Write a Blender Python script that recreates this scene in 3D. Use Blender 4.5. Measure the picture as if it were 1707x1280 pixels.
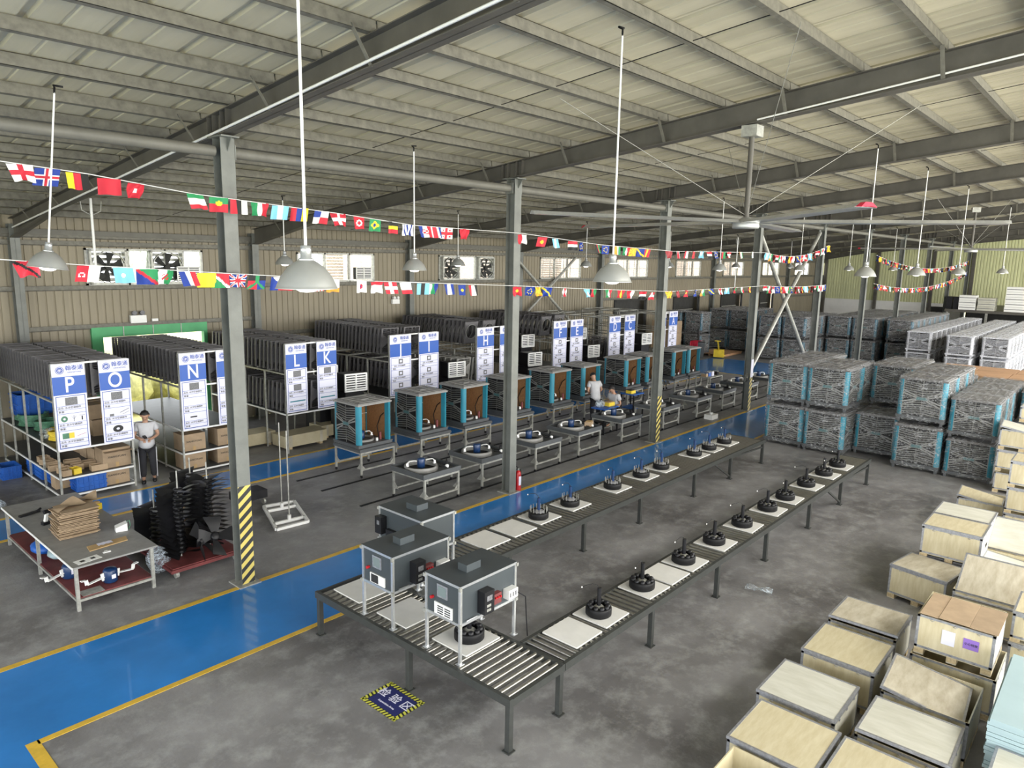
import bpy, math, random
from mathutils import Vector, Matrix, Euler
random.seed(11)
PI=math.pi
for o in list(bpy.data.objects): bpy.data.objects.remove(o)
SC=bpy.context.scene; COL=SC.collection
# ---------------- camera
cam_d=bpy.data.cameras.new('camera'); cam=bpy.data.objects.new('camera',cam_d); COL.objects.link(cam)
cam_d.sensor_width=36; cam_d.sensor_fit='HORIZONTAL'; cam_d.lens=1189.17/1707*36; cam_d.clip_end=300
def cam_axes(yaw,pitch,roll):
    d=Vector((math.cos(yaw)*math.cos(pitch),math.sin(yaw)*math.cos(pitch),-math.sin(pitch)))
    r=Vector((math.sin(yaw),-math.cos(yaw),0)); dn=d.cross(r)
    return math.cos(roll)*r+math.sin(roll)*dn, -math.sin(roll)*r+math.cos(roll)*dn, d
_r,_dn,_d=cam_axes(.722973,.174526,-.0186213)
cm=Matrix((( _r.x,-_dn.x,-_d.x,0),(_r.y,-_dn.y,-_d.y,0),(_r.z,-_dn.z,-_d.z,4.925),(0,0,0,1)))
cam.matrix_world=cm; SC.camera=cam
# ---------------- world, lights, exposure
W=bpy.data.worlds.new('world'); SC.world=W; W.use_nodes=True
bg=W.node_tree.nodes['Background']; bg.inputs[0].default_value=(.93,.97,1,1); bg.inputs[1].default_value=4.0
SC.view_settings.view_transform='Standard'; SC.view_settings.look='None'; SC.view_settings.gamma=1
SC.view_settings.use_curve_mapping=False; SC.view_settings.exposure=0.12
def area(name,loc,rot,sx,sy,power,col=(1,1,1)):
    l=bpy.data.lights.new(name,'AREA'); l.shape='RECTANGLE'; l.size=sx; l.size_y=sy; l.energy=power; l.color=col
    o=bpy.data.objects.new(name,l); o.location=loc; o.rotation_euler=rot; COL.objects.link(o); return o
# daylight entering through the open long side of the hall (y=-12) and the open gable behind the camera
area('daylight_long_side',(24,-11.8,2.6),(math.radians(104),0,0),58,4.6,6800,(1,.97,.92))
area('daylight_gable',(-7.6,4,3.2),(math.radians(90),0,math.radians(-90)),26,5.6,650,(.97,.98,1))
# unseen fill light added beyond the ridge to brighten floor and other upward faces
area('overhead_fill',(30,-4.6,7.6),(math.radians(38),0,0),54,3.0,6200,(1,.985,.95))
# ---------------- helpers
def link(o,parent=None):
    COL.objects.link(o)
    if parent: o.parent=parent
    return o
class MB:
    def __init__(s): s.V=[];s.F=[];s.M=[];s.S=[]
    def add(s,vs,fs,m=0,sm=False):
        b=len(s.V); s.V+= [tuple(v) for v in vs]
        for f in fs: s.F.append([i+b for i in f]); s.M.append(m); s.S.append(sm)
        return s
    def box(s,x0,y0,z0,x1,y1,z1,m=0,T=None):
        vs=[Vector(p) for p in ((x0,y0,z0),(x1,y0,z0),(x1,y1,z0),(x0,y1,z0),(x0,y0,z1),(x1,y0,z1),(x1,y1,z1),(x0,y1,z1))]
        if T: vs=[T@v for v in vs]
        return s.add(vs,[(0,3,2,1),(4,5,6,7),(0,1,5,4),(1,2,6,5),(2,3,7,6),(3,0,4,7)],m)
    def cbox(s,c,sz,m=0,T=None):
        a=[c[i]-sz[i]/2 for i in range(3)];b=[c[i]+sz[i]/2 for i in range(3)]
        return s.box(*a,*b,m,T)
    def cyl(s,p0,p1,r0,r1=None,n=10,m=0,caps=True,sm=True):
        p0=Vector(p0);p1=Vector(p1); r1=r0 if r1 is None else r1
        d=(p1-p0).normalized(); u=d.orthogonal().normalized(); w=d.cross(u)
        vs=[];
        for p,r in ((p0,r0),(p1,r1)):
            for i in range(n):
                a=2*PI*i/n; vs.append(p+r*(math.cos(a)*u+math.sin(a)*w))
        s.add(vs,[(i,(i+1)%n,n+(i+1)%n,n+i) for i in range(n)],m,sm)
        if caps: s.add(vs,[tuple(range(n))[::-1],tuple(range(n,2*n))],m)
        return s
    def bar(s,p0,p1,a=.03,b=None,m=0):
        p0=Vector(p0);p1=Vector(p1);b=b or a;d=(p1-p0).normalized()
        up=Vector((0,0,1)) if abs(d.z)<.95 else Vector((0,1,0))
        u=d.cross(up).normalized()*a/2; w=u.cross(d).normalized()*b/2
        vs=[p+q for p in (p0,p1) for q in (-u-w,u-w,u+w,-u+w)]
        return s.add(vs,[(3,2,1,0),(4,5,6,7),(0,1,5,4),(1,2,6,5),(2,3,7,6),(3,0,4,7)],m)
    def tube(s,pts,r,n=6,m=0,closed=False):
        pts=[Vector(p) for p in pts]; N=len(pts); rings=[]
        u=None
        for i,p in enumerate(pts):
            a=pts[(i-1)%N] if (closed or i>0) else p; b=pts[(i+1)%N] if (closed or i<N-1) else p
            d=(b-a).normalized()
            if u is None: u=d.orthogonal().normalized()
            else: u=(u-d*u.dot(d)).normalized()
            w=d.cross(u); rr=r[i] if isinstance(r,(list,tuple)) else r
            rings.append([p+rr*(math.cos(2*PI*k/n)*u+math.sin(2*PI*k/n)*w) for k in range(n)])
        vs=[v for R in rings for v in R]; fs=[]
        for i in range(N if closed else N-1):
            j=(i+1)%N
            for k in range(n): fs.append((i*n+k,i*n+(k+1)%n,j*n+(k+1)%n,j*n+k))
        s.add(vs,fs,m,True)
        if not closed: s.add(rings[0],[tuple(range(n))[::-1]],m); s.add(rings[-1],[tuple(range(n))],m)
        return s
    def lathe(s,prof,n=20,m=0,c=(0,0,0),sm=True,scx=1,scy=1):
        vs=[];c=Vector(c)
        for r,z in prof:
            for i in range(n):
                a=2*PI*i/n; vs.append(c+Vector((r*math.cos(a)*scx,r*math.sin(a)*scy,z)))
        fs=[(j*n+i,j*n+(i+1)%n,(j+1)*n+(i+1)%n,(j+1)*n+i) for j in range(len(prof)-1) for i in range(n)]
        return s.add(vs,fs,m,sm)
    def grid(s,fn,nu,nv,m=0,sm=True):
        vs=[fn(i/nu,j/nv) for j in range(nv+1) for i in range(nu+1)]
        fs=[(j*(nu+1)+i,j*(nu+1)+i+1,(j+1)*(nu+1)+i+1,(j+1)*(nu+1)+i) for j in range(nv) for i in range(nu)]
        return s.add(vs,fs,m,sm)
    def prism(s,pts,y0,y1,m=0,ax=1):
        # polygon in (a,b) extruded along axis ax
        def P(a,b,t): return {0:(t,a,b),1:(a,t,b),2:(a,b,t)}[ax]
        n=len(pts); vs=[P(a,b,y0) for a,b in pts]+[P(a,b,y1) for a,b in pts]
        fs=[(i,(i+1)%n,n+(i+1)%n,n+i) for i in range(n)]+[tuple(range(n))[::-1],tuple(range(n,2*n))]
        return s.add(vs,fs,m)
    def mesh(s,name,mats):
        me=bpy.data.meshes.new(name); me.from_pydata(s.V,[],s.F)
        if not isinstance(mats,(list,tuple)): mats=[mats]
        for m in mats: me.materials.append(m)
        me.polygons.foreach_set('material_index',s.M); me.polygons.foreach_set('use_smooth',s.S); me.update(); return me
    def build(s,name,mats,parent=None,loc=(0,0,0),rot=(0,0,0)):
        o=bpy.data.objects.new(name,s.mesh(name,mats)); o.location=loc; o.rotation_euler=rot; return link(o,parent)
def inst(name,me,parent=None,loc=(0,0,0),rot=(0,0,0),sc=None):
    o=bpy.data.objects.new(name,me); o.location=loc; o.rotation_euler=rot
    if sc: o.scale=sc
    return link(o,parent)
def tag(o,label,cat,group=None):
    o['label']=label;o['category']=cat
    if group:o['group']=group
    return o
def thing(name,label=None,cat=None,loc=(0,0,0),rz=0,group=None):
    o=bpy.data.objects.new(name,None); o.empty_display_size=.1; o.location=loc; o.rotation_euler=(0,0,rz); link(o)
    if label: tag(o,label,cat,group)
    return o
def struct(o): o['kind']='structure'; return o
def dup(o,parent=None):
    c=o.copy(); COL.objects.link(c); c.parent=parent
    for ch in [x for x in bpy.data.objects if x.parent==o] if o not in KIDS else KIDS[o]: dup(ch,c)
    return c
KIDS={}
def kids(o):
    # cache of children so that copying stays quick
    l=[x for x in COL.objects if x.parent==o]; KIDS[o]=l
    for k in l: kids(k)
PROTO={}
def put(key,builder,loc,rz,label,cat,group=None,sc=None):
    """first call builds the thing, later calls copy it with its parts"""
    if key not in PROTO:
        r=builder(); kids(r); PROTO[key]=r
    else: r=dup(PROTO[key])
    r.location=loc; r.rotation_euler=(0,0,rz)
    r.scale=sc if sc else (1,1,1)
    for k in ('label','category','group'):
        if k in r: del r[k]
    return tag(r,label,cat,group)
# ---------------- materials
def mat(name,c,rough=.6,metal=0,var=.12,scale=4,bump=0,bscale=60,spec=.5,c2=None,stretch=None,coat=0,obj=False,rnd=0):
    m=bpy.data.materials.new(name); m.use_nodes=True; nt=m.node_tree; N=nt.nodes; L=nt.links
    b=N['Principled BSDF']; b.inputs['Roughness'].default_value=rough; b.inputs['Metallic'].default_value=metal
    b.inputs['Specular IOR Level'].default_value=spec; b.inputs['Coat Weight'].default_value=coat
    tc=N.new('ShaderNodeTexCoord'); mp=N.new('ShaderNodeMapping'); L.new(tc.outputs['Object'],mp.inputs[0])
    if stretch: mp.inputs['Scale'].default_value=stretch
    if var>0 or c2:
        n=N.new('ShaderNodeTexNoise'); n.inputs['Scale'].default_value=scale; n.inputs['Detail'].default_value=5; n.inputs['Roughness'].default_value=.6
        L.new(mp.outputs[0],n.inputs['Vector'])
        r=N.new('ShaderNodeValToRGB'); r.color_ramp.elements[0].position=.32; r.color_ramp.elements[1].position=.68
        a=[x*(1-var) for x in c]; d=c2 if c2 else [min(1,x*(1+var)) for x in c]
        r.color_ramp.elements[0].color=(*a,1); r.color_ramp.elements[1].color=(*d,1)
        L.new(n.outputs['Fac'],r.inputs[0]); out=r.outputs[0]
        if rnd:
            oi=N.new('ShaderNodeObjectInfo'); mr=N.new('ShaderNodeMapRange'); mr.inputs[3].default_value=1-rnd; mr.inputs[4].default_value=1+rnd
            L.new(oi.outputs['Random'],mr.inputs[0]); vm=N.new('ShaderNodeVectorMath'); vm.operation='SCALE'
            L.new(out,vm.inputs[0]); L.new(mr.outputs[0],vm.inputs['Scale']); out=vm.outputs[0]
        L.new(out,b.inputs['Base Color'])
    else: b.inputs['Base Color'].default_value=(*c,1)
    if bump:
        n2=N.new('ShaderNodeTexNoise'); n2.inputs['Scale'].default_value=bscale; n2.inputs['Detail'].default_value=3
        L.new(mp.outputs[0],n2.inputs['Vector']); bp=N.new('ShaderNodeBump'); bp.inputs['Strength'].default_value=bump; bp.inputs['Distance'].default_value=.02
        L.new(n2.outputs['Fac'],bp.inputs['Height']); L.new(bp.outputs[0],b.inputs['Normal'])
    return m
def emit(name,c,s):
    m=bpy.data.materials.new(name); m.use_nodes=True; b=m.node_tree.nodes['Principled BSDF']
    b.inputs['Base Color'].default_value=(*c,1); b.inputs['Emission Color'].default_value=(*c,1); b.inputs['Emission Strength'].default_value=s; return m
def film(name,alpha,rough=.25,col=(.9,.92,.95)):
    m=bpy.data.materials.new(name); m.use_nodes=True; nt=m.node_tree; N=nt.nodes; L=nt.links; N.clear()
    out=N.new('ShaderNodeOutputMaterial'); mx=N.new('ShaderNodeMixShader'); t=N.new('ShaderNodeBsdfTransparent')
    p=N.new('ShaderNodeBsdfPrincipled'); p.inputs['Base Color'].default_value=(*col,1); p.inputs['Roughness'].default_value=rough; p.inputs['Specular IOR Level'].default_value=.8
    tc=N.new('ShaderNodeTexCoord'); mp=N.new('ShaderNodeMapping'); mp.inputs['Scale'].default_value=(1.6,1.6,3.2); L.new(tc.outputs['Object'],mp.inputs[0])
    n=N.new('ShaderNodeTexNoise'); n.inputs['Scale'].default_value=7; n.inputs['Detail'].default_value=6; n.inputs['Roughness'].default_value=.65; n.inputs['Distortion'].default_value=1.2
    L.new(mp.outputs[0],n.inputs['Vector'])
    r=N.new('ShaderNodeValToRGB'); r.color_ramp.elements[0].position=.48; r.color_ramp.elements[1].position=.64
    r.color_ramp.elements[0].color=(alpha*.3,)*3+(1,); r.color_ramp.elements[1].color=(min(1,alpha*3.2),)*3+(1,)  # whitish streaks painted in as highlights along the film creases
    L.new(n.outputs['Fac'],r.inputs[0]); L.new(r.outputs[0],mx.inputs[0]); L.new(t.outputs[0],mx.inputs[1]); L.new(p.outputs[0],mx.inputs[2]); L.new(mx.outputs[0],out.inputs[0])
    bp=N.new('ShaderNodeBump'); bp.inputs['Strength'].default_value=1; bp.inputs['Distance'].default_value=.08; L.new(n.outputs['Fac'],bp.inputs['Height']); L.new(bp.outputs[0],p.inputs['Normal'])
    return m
def attr_mat(name,rough=.7):
    m=bpy.data.materials.new(name); m.use_nodes=True; N=m.node_tree.nodes
    a=N.new('ShaderNodeAttribute'); a.attribute_name='Col'; m.node_tree.links.new(a.outputs['Color'],N['Principled BSDF'].inputs['Base Color'])
    N['Principled BSDF'].inputs['Roughness'].default_value=rough; return m
def floor_mat():
    m=mat('concrete',(.125,.119,.120),rough=.5,var=.25,scale=.45,bump=.15,bscale=25,c2=(.275,.27,.275))
    nt=m.node_tree;N=nt.nodes;L=nt.links;b=N['Principled BSDF']
    n=N.new('ShaderNodeTexNoise'); n.inputs['Scale'].default_value=3.2; n.inputs['Detail'].default_value=9; n.inputs['Roughness'].default_value=.72
    tc=N['Texture Coordinate']; L.new(tc.outputs['Object'],n.inputs['Vector'])
    r=N.new('ShaderNodeValToRGB'); r.color_ramp.elements[0].position=.47; r.color_ramp.elements[1].position=.72
    r.color_ramp.elements[0].color=(0,0,0,1); r.color_ramp.elements[1].color=(.55,)*3+(1,)
    L.new(n.outputs['Fac'],r.inputs[0]); mx=N.new('ShaderNodeMixRGB'); L.new(r.outputs[0],mx.inputs[0])
    src=b.inputs['Base Color'].links[0].from_socket; L.new(src,mx.inputs[1]); mx.inputs[2].default_value=(.42,.43,.42,1); L.new(mx.outputs[0],b.inputs['Base Color'])
    r2=N.new('ShaderNodeMapRange'); r2.inputs[1].default_value=.3; r2.inputs[2].default_value=.7; r2.inputs[3].default_value=.32; r2.inputs[4].default_value=.62
    L.new(n.outputs['Fac'],r2.inputs[0]); L.new(r2.outputs[0],b.inputs['Roughness'])
    return m
M={}
M['floor']=floor_mat()
M['blue']=mat('blue_epoxy',(.028,.20,.56),rough=.2,var=.14,scale=.9,coat=.3)
M['yellow']=mat('yellow_line_paint',(.62,.40,.05),rough=.45,var=.15,scale=8)
M['steel']=mat('grey_green_steel_paint',(.145,.152,.138),rough=.5,var=.18,scale=3,bump=.05)
M['rafter']=mat('dark_steel_paint',(.088,.082,.070),rough=.6,var=.2,scale=2)
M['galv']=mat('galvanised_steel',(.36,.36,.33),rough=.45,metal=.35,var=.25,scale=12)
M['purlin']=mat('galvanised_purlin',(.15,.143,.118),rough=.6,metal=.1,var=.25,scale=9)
M['roof']=mat('roof_sheet',(.44,.405,.30),rough=.6,var=.08,scale=.9,c2=(.54,.50,.38),stretch=(3,.3,1),rnd=.06)
M['wall']=mat('cream_wall_sheet',(.245,.213,.152),rough=.6,var=.10,scale=2,stretch=(3,1,.4),rnd=.05)
M['greenwall']=mat('green_wall_sheet',(.60,.62,.36),rough=.55,var=.12,scale=2,stretch=(1,3,.4),rnd=.05)
M['white']=mat('white_plaster',(.84,.84,.82),rough=.8,var=.05,scale=1)
M['whitepaint']=mat('white_painted_metal',(.78,.78,.76),rough=.4,var=.04)
M['alu']=mat('aluminium_extrusion',(.70,.72,.74),rough=.28,metal=.75,var=.08,scale=20)
M['lampalu']=mat('spun_aluminium',(.50,.51,.50),rough=.42,metal=.6,var=.06,scale=5)
M['cab']=mat('dark_grey_cabinet',(.05,.06,.066),rough=.42,var=.08,scale=3)
M['convrail']=mat('conveyor_frame_paint',(.05,.053,.05),rough=.42,metal=.2,var=.15,scale=10)
M['roller']=mat('zinc_roller',(.36,.35,.32),rough=.28,metal=.85,var=.12,scale=14)
M['board']=mat('white_mdf_board',(.68,.67,.64),rough=.5,var=.05,scale=5)
M['black']=mat('black_rubber',(.008,.008,.009),rough=.5,var=.2,spec=.25)
M['blkpl']=mat('black_plastic',(.013,.013,.015),rough=.4,var=.2,scale=8,spec=.3)
M['dkpl']=mat('dark_grey_plastic',(.075,.08,.085),rough=.5,var=.12,scale=6)
M['midpl']=mat('grey_plastic_lid',(.24,.235,.225),rough=.55,var=.14,scale=6)
M['tealdim']=mat('dim_teal_plastic',(.02,.10,.15),rough=.4,var=.1)
M['pipe']=mat('grey_painted_pipe',(.135,.13,.11),rough=.6,var=.12)
M['badge']=mat('teal_grey_badge',(.06,.14,.15),rough=.4,var=.2,scale=30)
M['lidw']=mat('wrapped_lid_plastic',(.13,.125,.125),rough=.5,var=.25,scale=5)
M['grille']=mat('grille_plastic',(.21,.21,.20),rough=.5,var=.15,scale=6)
M['panelpl']=mat('charcoal_panel_plastic',(.115,.11,.115),rough=.5,var=.25,scale=5)
M['panel2']=mat('grey_panel_plastic',(.24,.235,.22),rough=.5,var=.2,scale=5)
M['teal']=mat('teal_plastic',(.022,.20,.28),rough=.35,var=.08,scale=4)
M['silver']=mat('silver_grey_plastic',(.62,.63,.68),rough=.45,var=.08,scale=5)
M['pad']=mat('brown_honeycomb_pad',(.30,.155,.065),rough=.8,var=.2,scale=30)
M['ply']=mat('birch_plywood',(.50,.43,.27),rough=.6,var=.06,scale=3,c2=(.58,.52,.36),stretch=(1,5,1),rnd=.05)
M['plyw']=mat('pale_plywood',(.51,.50,.42),rough=.6,var=.06,scale=2.5,c2=(.59,.58,.51),stretch=(4,1,1),rnd=.04)
M['plyd']=mat('weathered_plywood',(.42,.365,.265),rough=.65,var=.12,scale=2.2,c2=(.56,.52,.42),stretch=(1.2,4,1))
M['pine']=mat('pine_block',(.46,.36,.21),rough=.7,var=.25,scale=6,stretch=(1,6,6))
M['strip']=mat('zinc_edge_strip',(.36,.37,.40),rough=.4,metal=.6,var=.2,scale=30)
M['card']=mat('brown_cardboard',(.36,.26,.165),rough=.8,var=.12,scale=5,rnd=.12)
M['cardd']=mat('kraft_board',(.42,.28,.13),rough=.8,var=.12,scale=4)
M['orange']=mat('orange_cardboard',(.46,.27,.15),rough=.8,var=.15,scale=2,rnd=.08)
M['bluecr']=mat('blue_crate_plastic',(.012,.10,.42),rough=.45,var=.15,scale=6)
M['bluemt']=mat('navy_motor_enamel',(.01,.035,.11),rough=.3,var=.15,scale=6)
M['red']=mat('red_enamel',(.45,.015,.02),rough=.3,var=.08)
M['redpl']=mat('red_cloth',(.65,.02,.06),rough=.6,var=.1)
M['darkred']=mat('dull_red_steel',(.14,.03,.03),rough=.6,var=.3)
M['signw']=mat('sign_white',(.72,.72,.84),rough=.4,var=.0)
M['signb']=mat('sign_blue',(.022,.10,.44),rough=.35,var=.0)
M['navy']=mat('sign_navy_print',(.03,.08,.38),rough=.4,var=0)
M['signg']=mat('sign_grey_print',(.16,.16,.17),rough=.5,var=.4,scale=60)
M['floorsign']=mat('violet_blue_sticker',(.025,.03,.14),rough=.4,var=.1)
M['bristol']=mat('sticker_yellow',(.62,.62,.08),rough=.4,var=.08)
M['text']=mat('black_print',(.02,.02,.02),rough=.6,var=0)
M['greenhose']=mat('green_hose',(.07,.20,.12),rough=.4,var=.3,scale=20)
M['ylw']=mat('yellow_tape',(.75,.55,.04),rough=.5,var=.12)
M['greenpaint']=mat('green_frame_paint',(.07,.36,.14),rough=.5,var=.12,scale=2)
M['lightblue']=mat('light_blue_foam_sheet',(.33,.44,.47),rough=.65,var=.05,scale=2)
M['purple']=mat('purple_label',(.25,.14,.50),rough=.5,var=0)
M['skin']=mat('skin',(.42,.24,.16),rough=.55,var=.05)
M['hair']=mat('black_hair',(.012,.010,.010),rough=.6,var=.3,scale=30)
M['shirt']=mat('pale_grey_shirt',(.50,.50,.52),rough=.85,var=.08,scale=5,bump=.3,bscale=8)
M['trousers']=mat('black_trousers',(.018,.018,.022),rough=.85,var=.2)
M['film']=film('shrink_film',.15)
M['film2']=film('shrink_film_pale',.16)
M['bag']=film('poly_bag',.7,col=(.75,.85,.95))
M['glass']=film('window_glass',.10,rough=.05)
M['bulb']=emit('lamp_bulb',(1,.98,.93),9)
M['bulbdim']=emit('lamp_bulb_dim',(1,.98,.93),1.2)
M['screen']=emit('lcd_screen',(.16,.20,.20),.05)
M['flag']=attr_mat('flag_cloth')
M['rope']=mat('white_cord',(.7,.7,.68),rough=.7,var=0)
M['grass']=mat('sunlit_yellow_green_yard',(.66,.62,.30),rough=.9,var=.25,scale=1.5)  # yard colour carries the yellowish wash of outdoor light
M['bush']=mat('light_washed_foliage',(.62,.60,.30),rough=.8,var=.4,scale=3)  # pale yellow puts the outdoor light wash into the leaf colour
M['pinkwall']=mat('neighbour_brick_red_render',(.80,.66,.56),rough=.8,var=.08)
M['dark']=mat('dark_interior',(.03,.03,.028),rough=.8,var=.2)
M['foil']=mat('crinkled_foil',(.62,.68,.60),rough=.35,metal=.5,var=.3,scale=8,bump=.5,bscale=12)
def font_mesh(s,size,m,name='lettering',align='CENTER',bold=0,res=2):
    cu=bpy.data.curves.new(name,'FONT'); cu.body=s; cu.size=size; cu.align_x=align; cu.align_y='CENTER'; cu.extrude=.0015; cu.resolution_u=res; cu.offset=bold
    o=bpy.data.objects.new('tmp_text',cu); COL.objects.link(o); bpy.context.view_layer.update()
    me=bpy.data.meshes.new_from_object(o.evaluated_get(bpy.context.evaluated_depsgraph_get())); bpy.data.objects.remove(o)
    me.name=name; me.materials.clear(); me.materials.append(m); return me
# =================== THE SETTING ===================
RB=lambda y:(7.52-.106*y)        # rafter underside
PB=lambda y:(7.91-.115*y)        # purlin underside
RF=lambda y:(8.06-.115*y)        # roof sheet
BX=[4.96+6*k for k in range(-2,10)]  # frame lines
XE=61.0; YW=20.1
fl=MB().box(-9,-13,-.2,XE,YW,0).build('floor',M['floor']); struct(fl)
def slab(name,x0,y0,x1,y1,h,m,parent=fl):
    return MB().box(x0,y0,-.01,x1,y1,h).build(name,m,parent)
slab('painted_lane',-9,7.88,34.8,9.55,.003,M['blue']); slab('painted_lane',-9,-13,1.62,7.88,.003,M['blue'])
slab('painted_lane',-9,14.15,30.2,15.25,.003,M['blue']); slab('painted_lane',30.2,9.62,34.8,16.6,.003,M['blue'])
for a in ((-9,9.55,30.2,9.65),(1.72,7.80,34.8,7.88),(1.62,-13,1.74,7.88),(-9,14.05,30.2,14.15),(-9,15.25,30.2,15.35),(30.1,9.65,30.2,14.05)):
    slab('painted_line',*a,.005,M['yellow'])
for y in (10.25,11.2,12.55,13.5):   # dark guide strips that the wheeled stands run on
    slab('guide_strip',8.2,y-.03,29,y+.03,.012,M['black'])
# outside
go=MB().box(-60,-80,-.25,120,80,-.21).build('ground_outside',M['grass']); struct(go)
nb=MB().box(20,27,0,75,30,7.5).build('wall_outside',M['pinkwall']); struct(nb)
bm=MB()
random.seed(5)
for i in range(26):
    x=2+i*.7; y=24+random.random()*2; r=.7+random.random()*.7
    bm.lathe([(0.01,0),(r*.7,.15),(r,.7),(r*.9,1.3),(r*.5,1.9),(.02,2.2)],9,0,(x,y,-.25))
hd=bm.build('hedge',M['bush']); hd['kind']='stuff'; tag(hd,'sunlit green bushes seen outside through the opening behind the racks','bushes')
# ceiling : sheets, purlins, rafters
ce=struct(MB().box(-9,-1.08,8.30,XE,-.92,8.34).build('ceiling',M['roof']))
SHW=.75
def sheet_mesh():
    b=MB(); prof=[(-.02,0),(.03,0),(.042,.045),(.115,.045),(.128,0),(.375,0),(.385,.014),(.42,.014),(.43,0),(.77,0)]
    ys=[(YW+.25,RF(YW+.25)),(-1,RF(-1)),(-12.5,RF(-1)-1.3)]
    vs=[(x,y,z+dz) for y,z in ys for x,dz in prof]; n=len(prof)
    b.add(vs,[(j*n+i,j*n+i+1,(j+1)*n+i+1,(j+1)*n+i) for j in range(2) for i in range(n-1)],0)
    return b.mesh('roof_sheet',M['roof'])
sm_=sheet_mesh(); random.seed(3)
for k in range(int((XE+9)/SHW)+1):
    inst('roof_sheet',sm_,ce,(-9+k*SHW,0,.003*(k%2)))
def cpurlin():
    b=MB(); L=5.98
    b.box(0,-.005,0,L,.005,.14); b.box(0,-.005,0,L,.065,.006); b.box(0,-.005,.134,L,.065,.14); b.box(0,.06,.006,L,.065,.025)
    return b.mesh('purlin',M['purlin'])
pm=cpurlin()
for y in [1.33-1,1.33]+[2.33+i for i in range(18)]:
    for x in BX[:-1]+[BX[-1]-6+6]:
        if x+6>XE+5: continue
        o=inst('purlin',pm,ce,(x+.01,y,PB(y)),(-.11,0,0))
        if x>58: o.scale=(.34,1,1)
    
def rafter_mesh():
    b=MB(); t=.008
    ys=[-1,16.6,YW-.25]; zb=[RB(-1),RB(16.6),5.18]; zt=[PB(y)-.005 for y in ys]
    for i in range(2):
        y0,y1=ys[i],ys[i+1]
        for (h0,h1,w) in ((zb[i],zb[i+1],.1),(zt[i]-.012,zt[i+1]-.012,.1)):
            b.add([(-w,y0,h0),(w,y0,h0),(w,y1,h1),(-w,y1,h1),(-w,y0,h0+.012),(w,y0,h0+.012),(w,y1,h1+.012),(-w,y1,h1+.012)],[(0,3,2,1),(4,5,6,7),(0,1,5,4),(1,2,6,5),(2,3,7,6),(3,0,4,7)])
        b.add([(-t,y0,zb[i]),(t,y0,zb[i]),(t,y1,zb[i+1]),(-t,y1,zb[i+1]),(-t,y0,zt[i]),(t,y0,zt[i]),(t,y1,zt[i+1]),(-t,y1,zt[i+1])],[(0,3,2,1),(4,5,6,7),(0,1,5,4),(1,2,6,5),(2,3,7,6),(3,0,4,7)])
    for y in (9.45,9.6,9.82,9.97): b.box(-.09,y-.004,RB(y),.09,y+.004,PB(y)-.01)
    # far slope beyond the ridge
    b.add([(-.1,-12.4,RB(-1)-1.25),(.1,-12.4,RB(-1)-1.25),(.1,-1,RB(-1)),(-.1,-1,RB(-1)),(-.1,-12.4,PB(-1)-1.25),(.1,-12.4,PB(-1)-1.25),(.1,-1,PB(-1)),(-.1,-1,PB(-1))],[(0,3,2,1),(4,5,6,7),(0,1,5,4),(1,2,6,5),(2,3,7,6),(3,0,4,7)])
    return b.mesh('rafter',M['rafter'])
rm=rafter_mesh(); fb=MB().bar((-.02,0,.0),(-.27,0,.37),.05,.008).mesh('flange_brace',M['purlin'])
for k,x in enumerate(BX):
    inst('rafter',rm,ce,(x,0,0))
    for y in [2.33+2*i for i in range(9)]:
        inst('flange_brace',fb,ce,(x-.06,y,RB(y)+.0)); 
cond=MB().cyl((0,.5,RB(.5)+.04),(0,19.5,5.35),.018,n=6).mesh('conduit',M['whitepaint'])
inst('conduit',cond,ce,(BX[2]-.11,0,.06)); MB().cyl((0,.5,RB(.5)+.10),(0,4.75,RB(4.75)+.03),.014,n=6).build('conduit',M['whitepaint'],ce,(BX[3]-.11,0,0))
sag=MB().cyl((0,.4,PB(.4)+.03),(0,19.3,PB(19.3)+.03),.006,n=4).mesh('sag_rod',M['black'])
for x in BX: inst('sag_rod',sag,ce,(x+3,0,0))
# back wall: ribbed sheets, 0.75 m modules, openings for windows and doors
wb=struct(MB().box(-9,YW+.02,5.70,XE,YW+.12,5.95).build('wall_back',M['wall']))
def wsheet(z0,z1,m):
    b=MB(); prof=[]
    for k in range(4):
        x=k*.1875; prof+=[(x,0),(x+.012,.022),(x+.03,.022),(x+.042,0)]
    prof.append((.75,0))
    n=len(prof); vs=[(x,d,z) for z in (z0,z1) for x,d in prof]
    b.add(vs,[(i,i+1,n+i+1,n+i) for i in range(n-1)]); 
    return b.mesh('wall_sheet',m)
WZ0,WZ1,DZ=4.05,4.98,2.93
doors={0:(2,6),4:(2,6),5:(2,6),6:(2,6),7:(2,5)}
shc={}
def sheet(x,z0,z1):
    k=(z0,z1)
    if k not in shc: shc[k]=wsheet(z0,z1,M['wall'])
    inst('wall_sheet',shc[k],wb,(x,YW,0))
for bi in range(-3,10):
    for j in range(8):
        x=4.96+6*bi+.75*j
        if x>XE-.3: continue
        win=bi>=0 and 2<=j<6; dr=bi in doors and doors[bi][0]<=j<doors[bi][1]
        zz=DZ if dr else 0
        if win: sheet(x,zz,WZ0); sheet(x,WZ1,5.8)
        else: sheet(x,zz,5.8)
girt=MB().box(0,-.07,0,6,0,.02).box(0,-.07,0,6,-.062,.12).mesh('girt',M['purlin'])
for bi in range(-3,10):
    for z in (2.45 if bi not in doors else 2.95,WZ0-.12,5.02,5.2):
        if 4.96+6*bi<XE-5: inst('girt',girt,wb,(4.96+6*bi,YW-.01,z))
gut=MB().box(-9,YW-.16,5.28,XE,YW-.02,5.40).build('eaves_beam',M['pipe'],wb)
wcol=MB()
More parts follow.
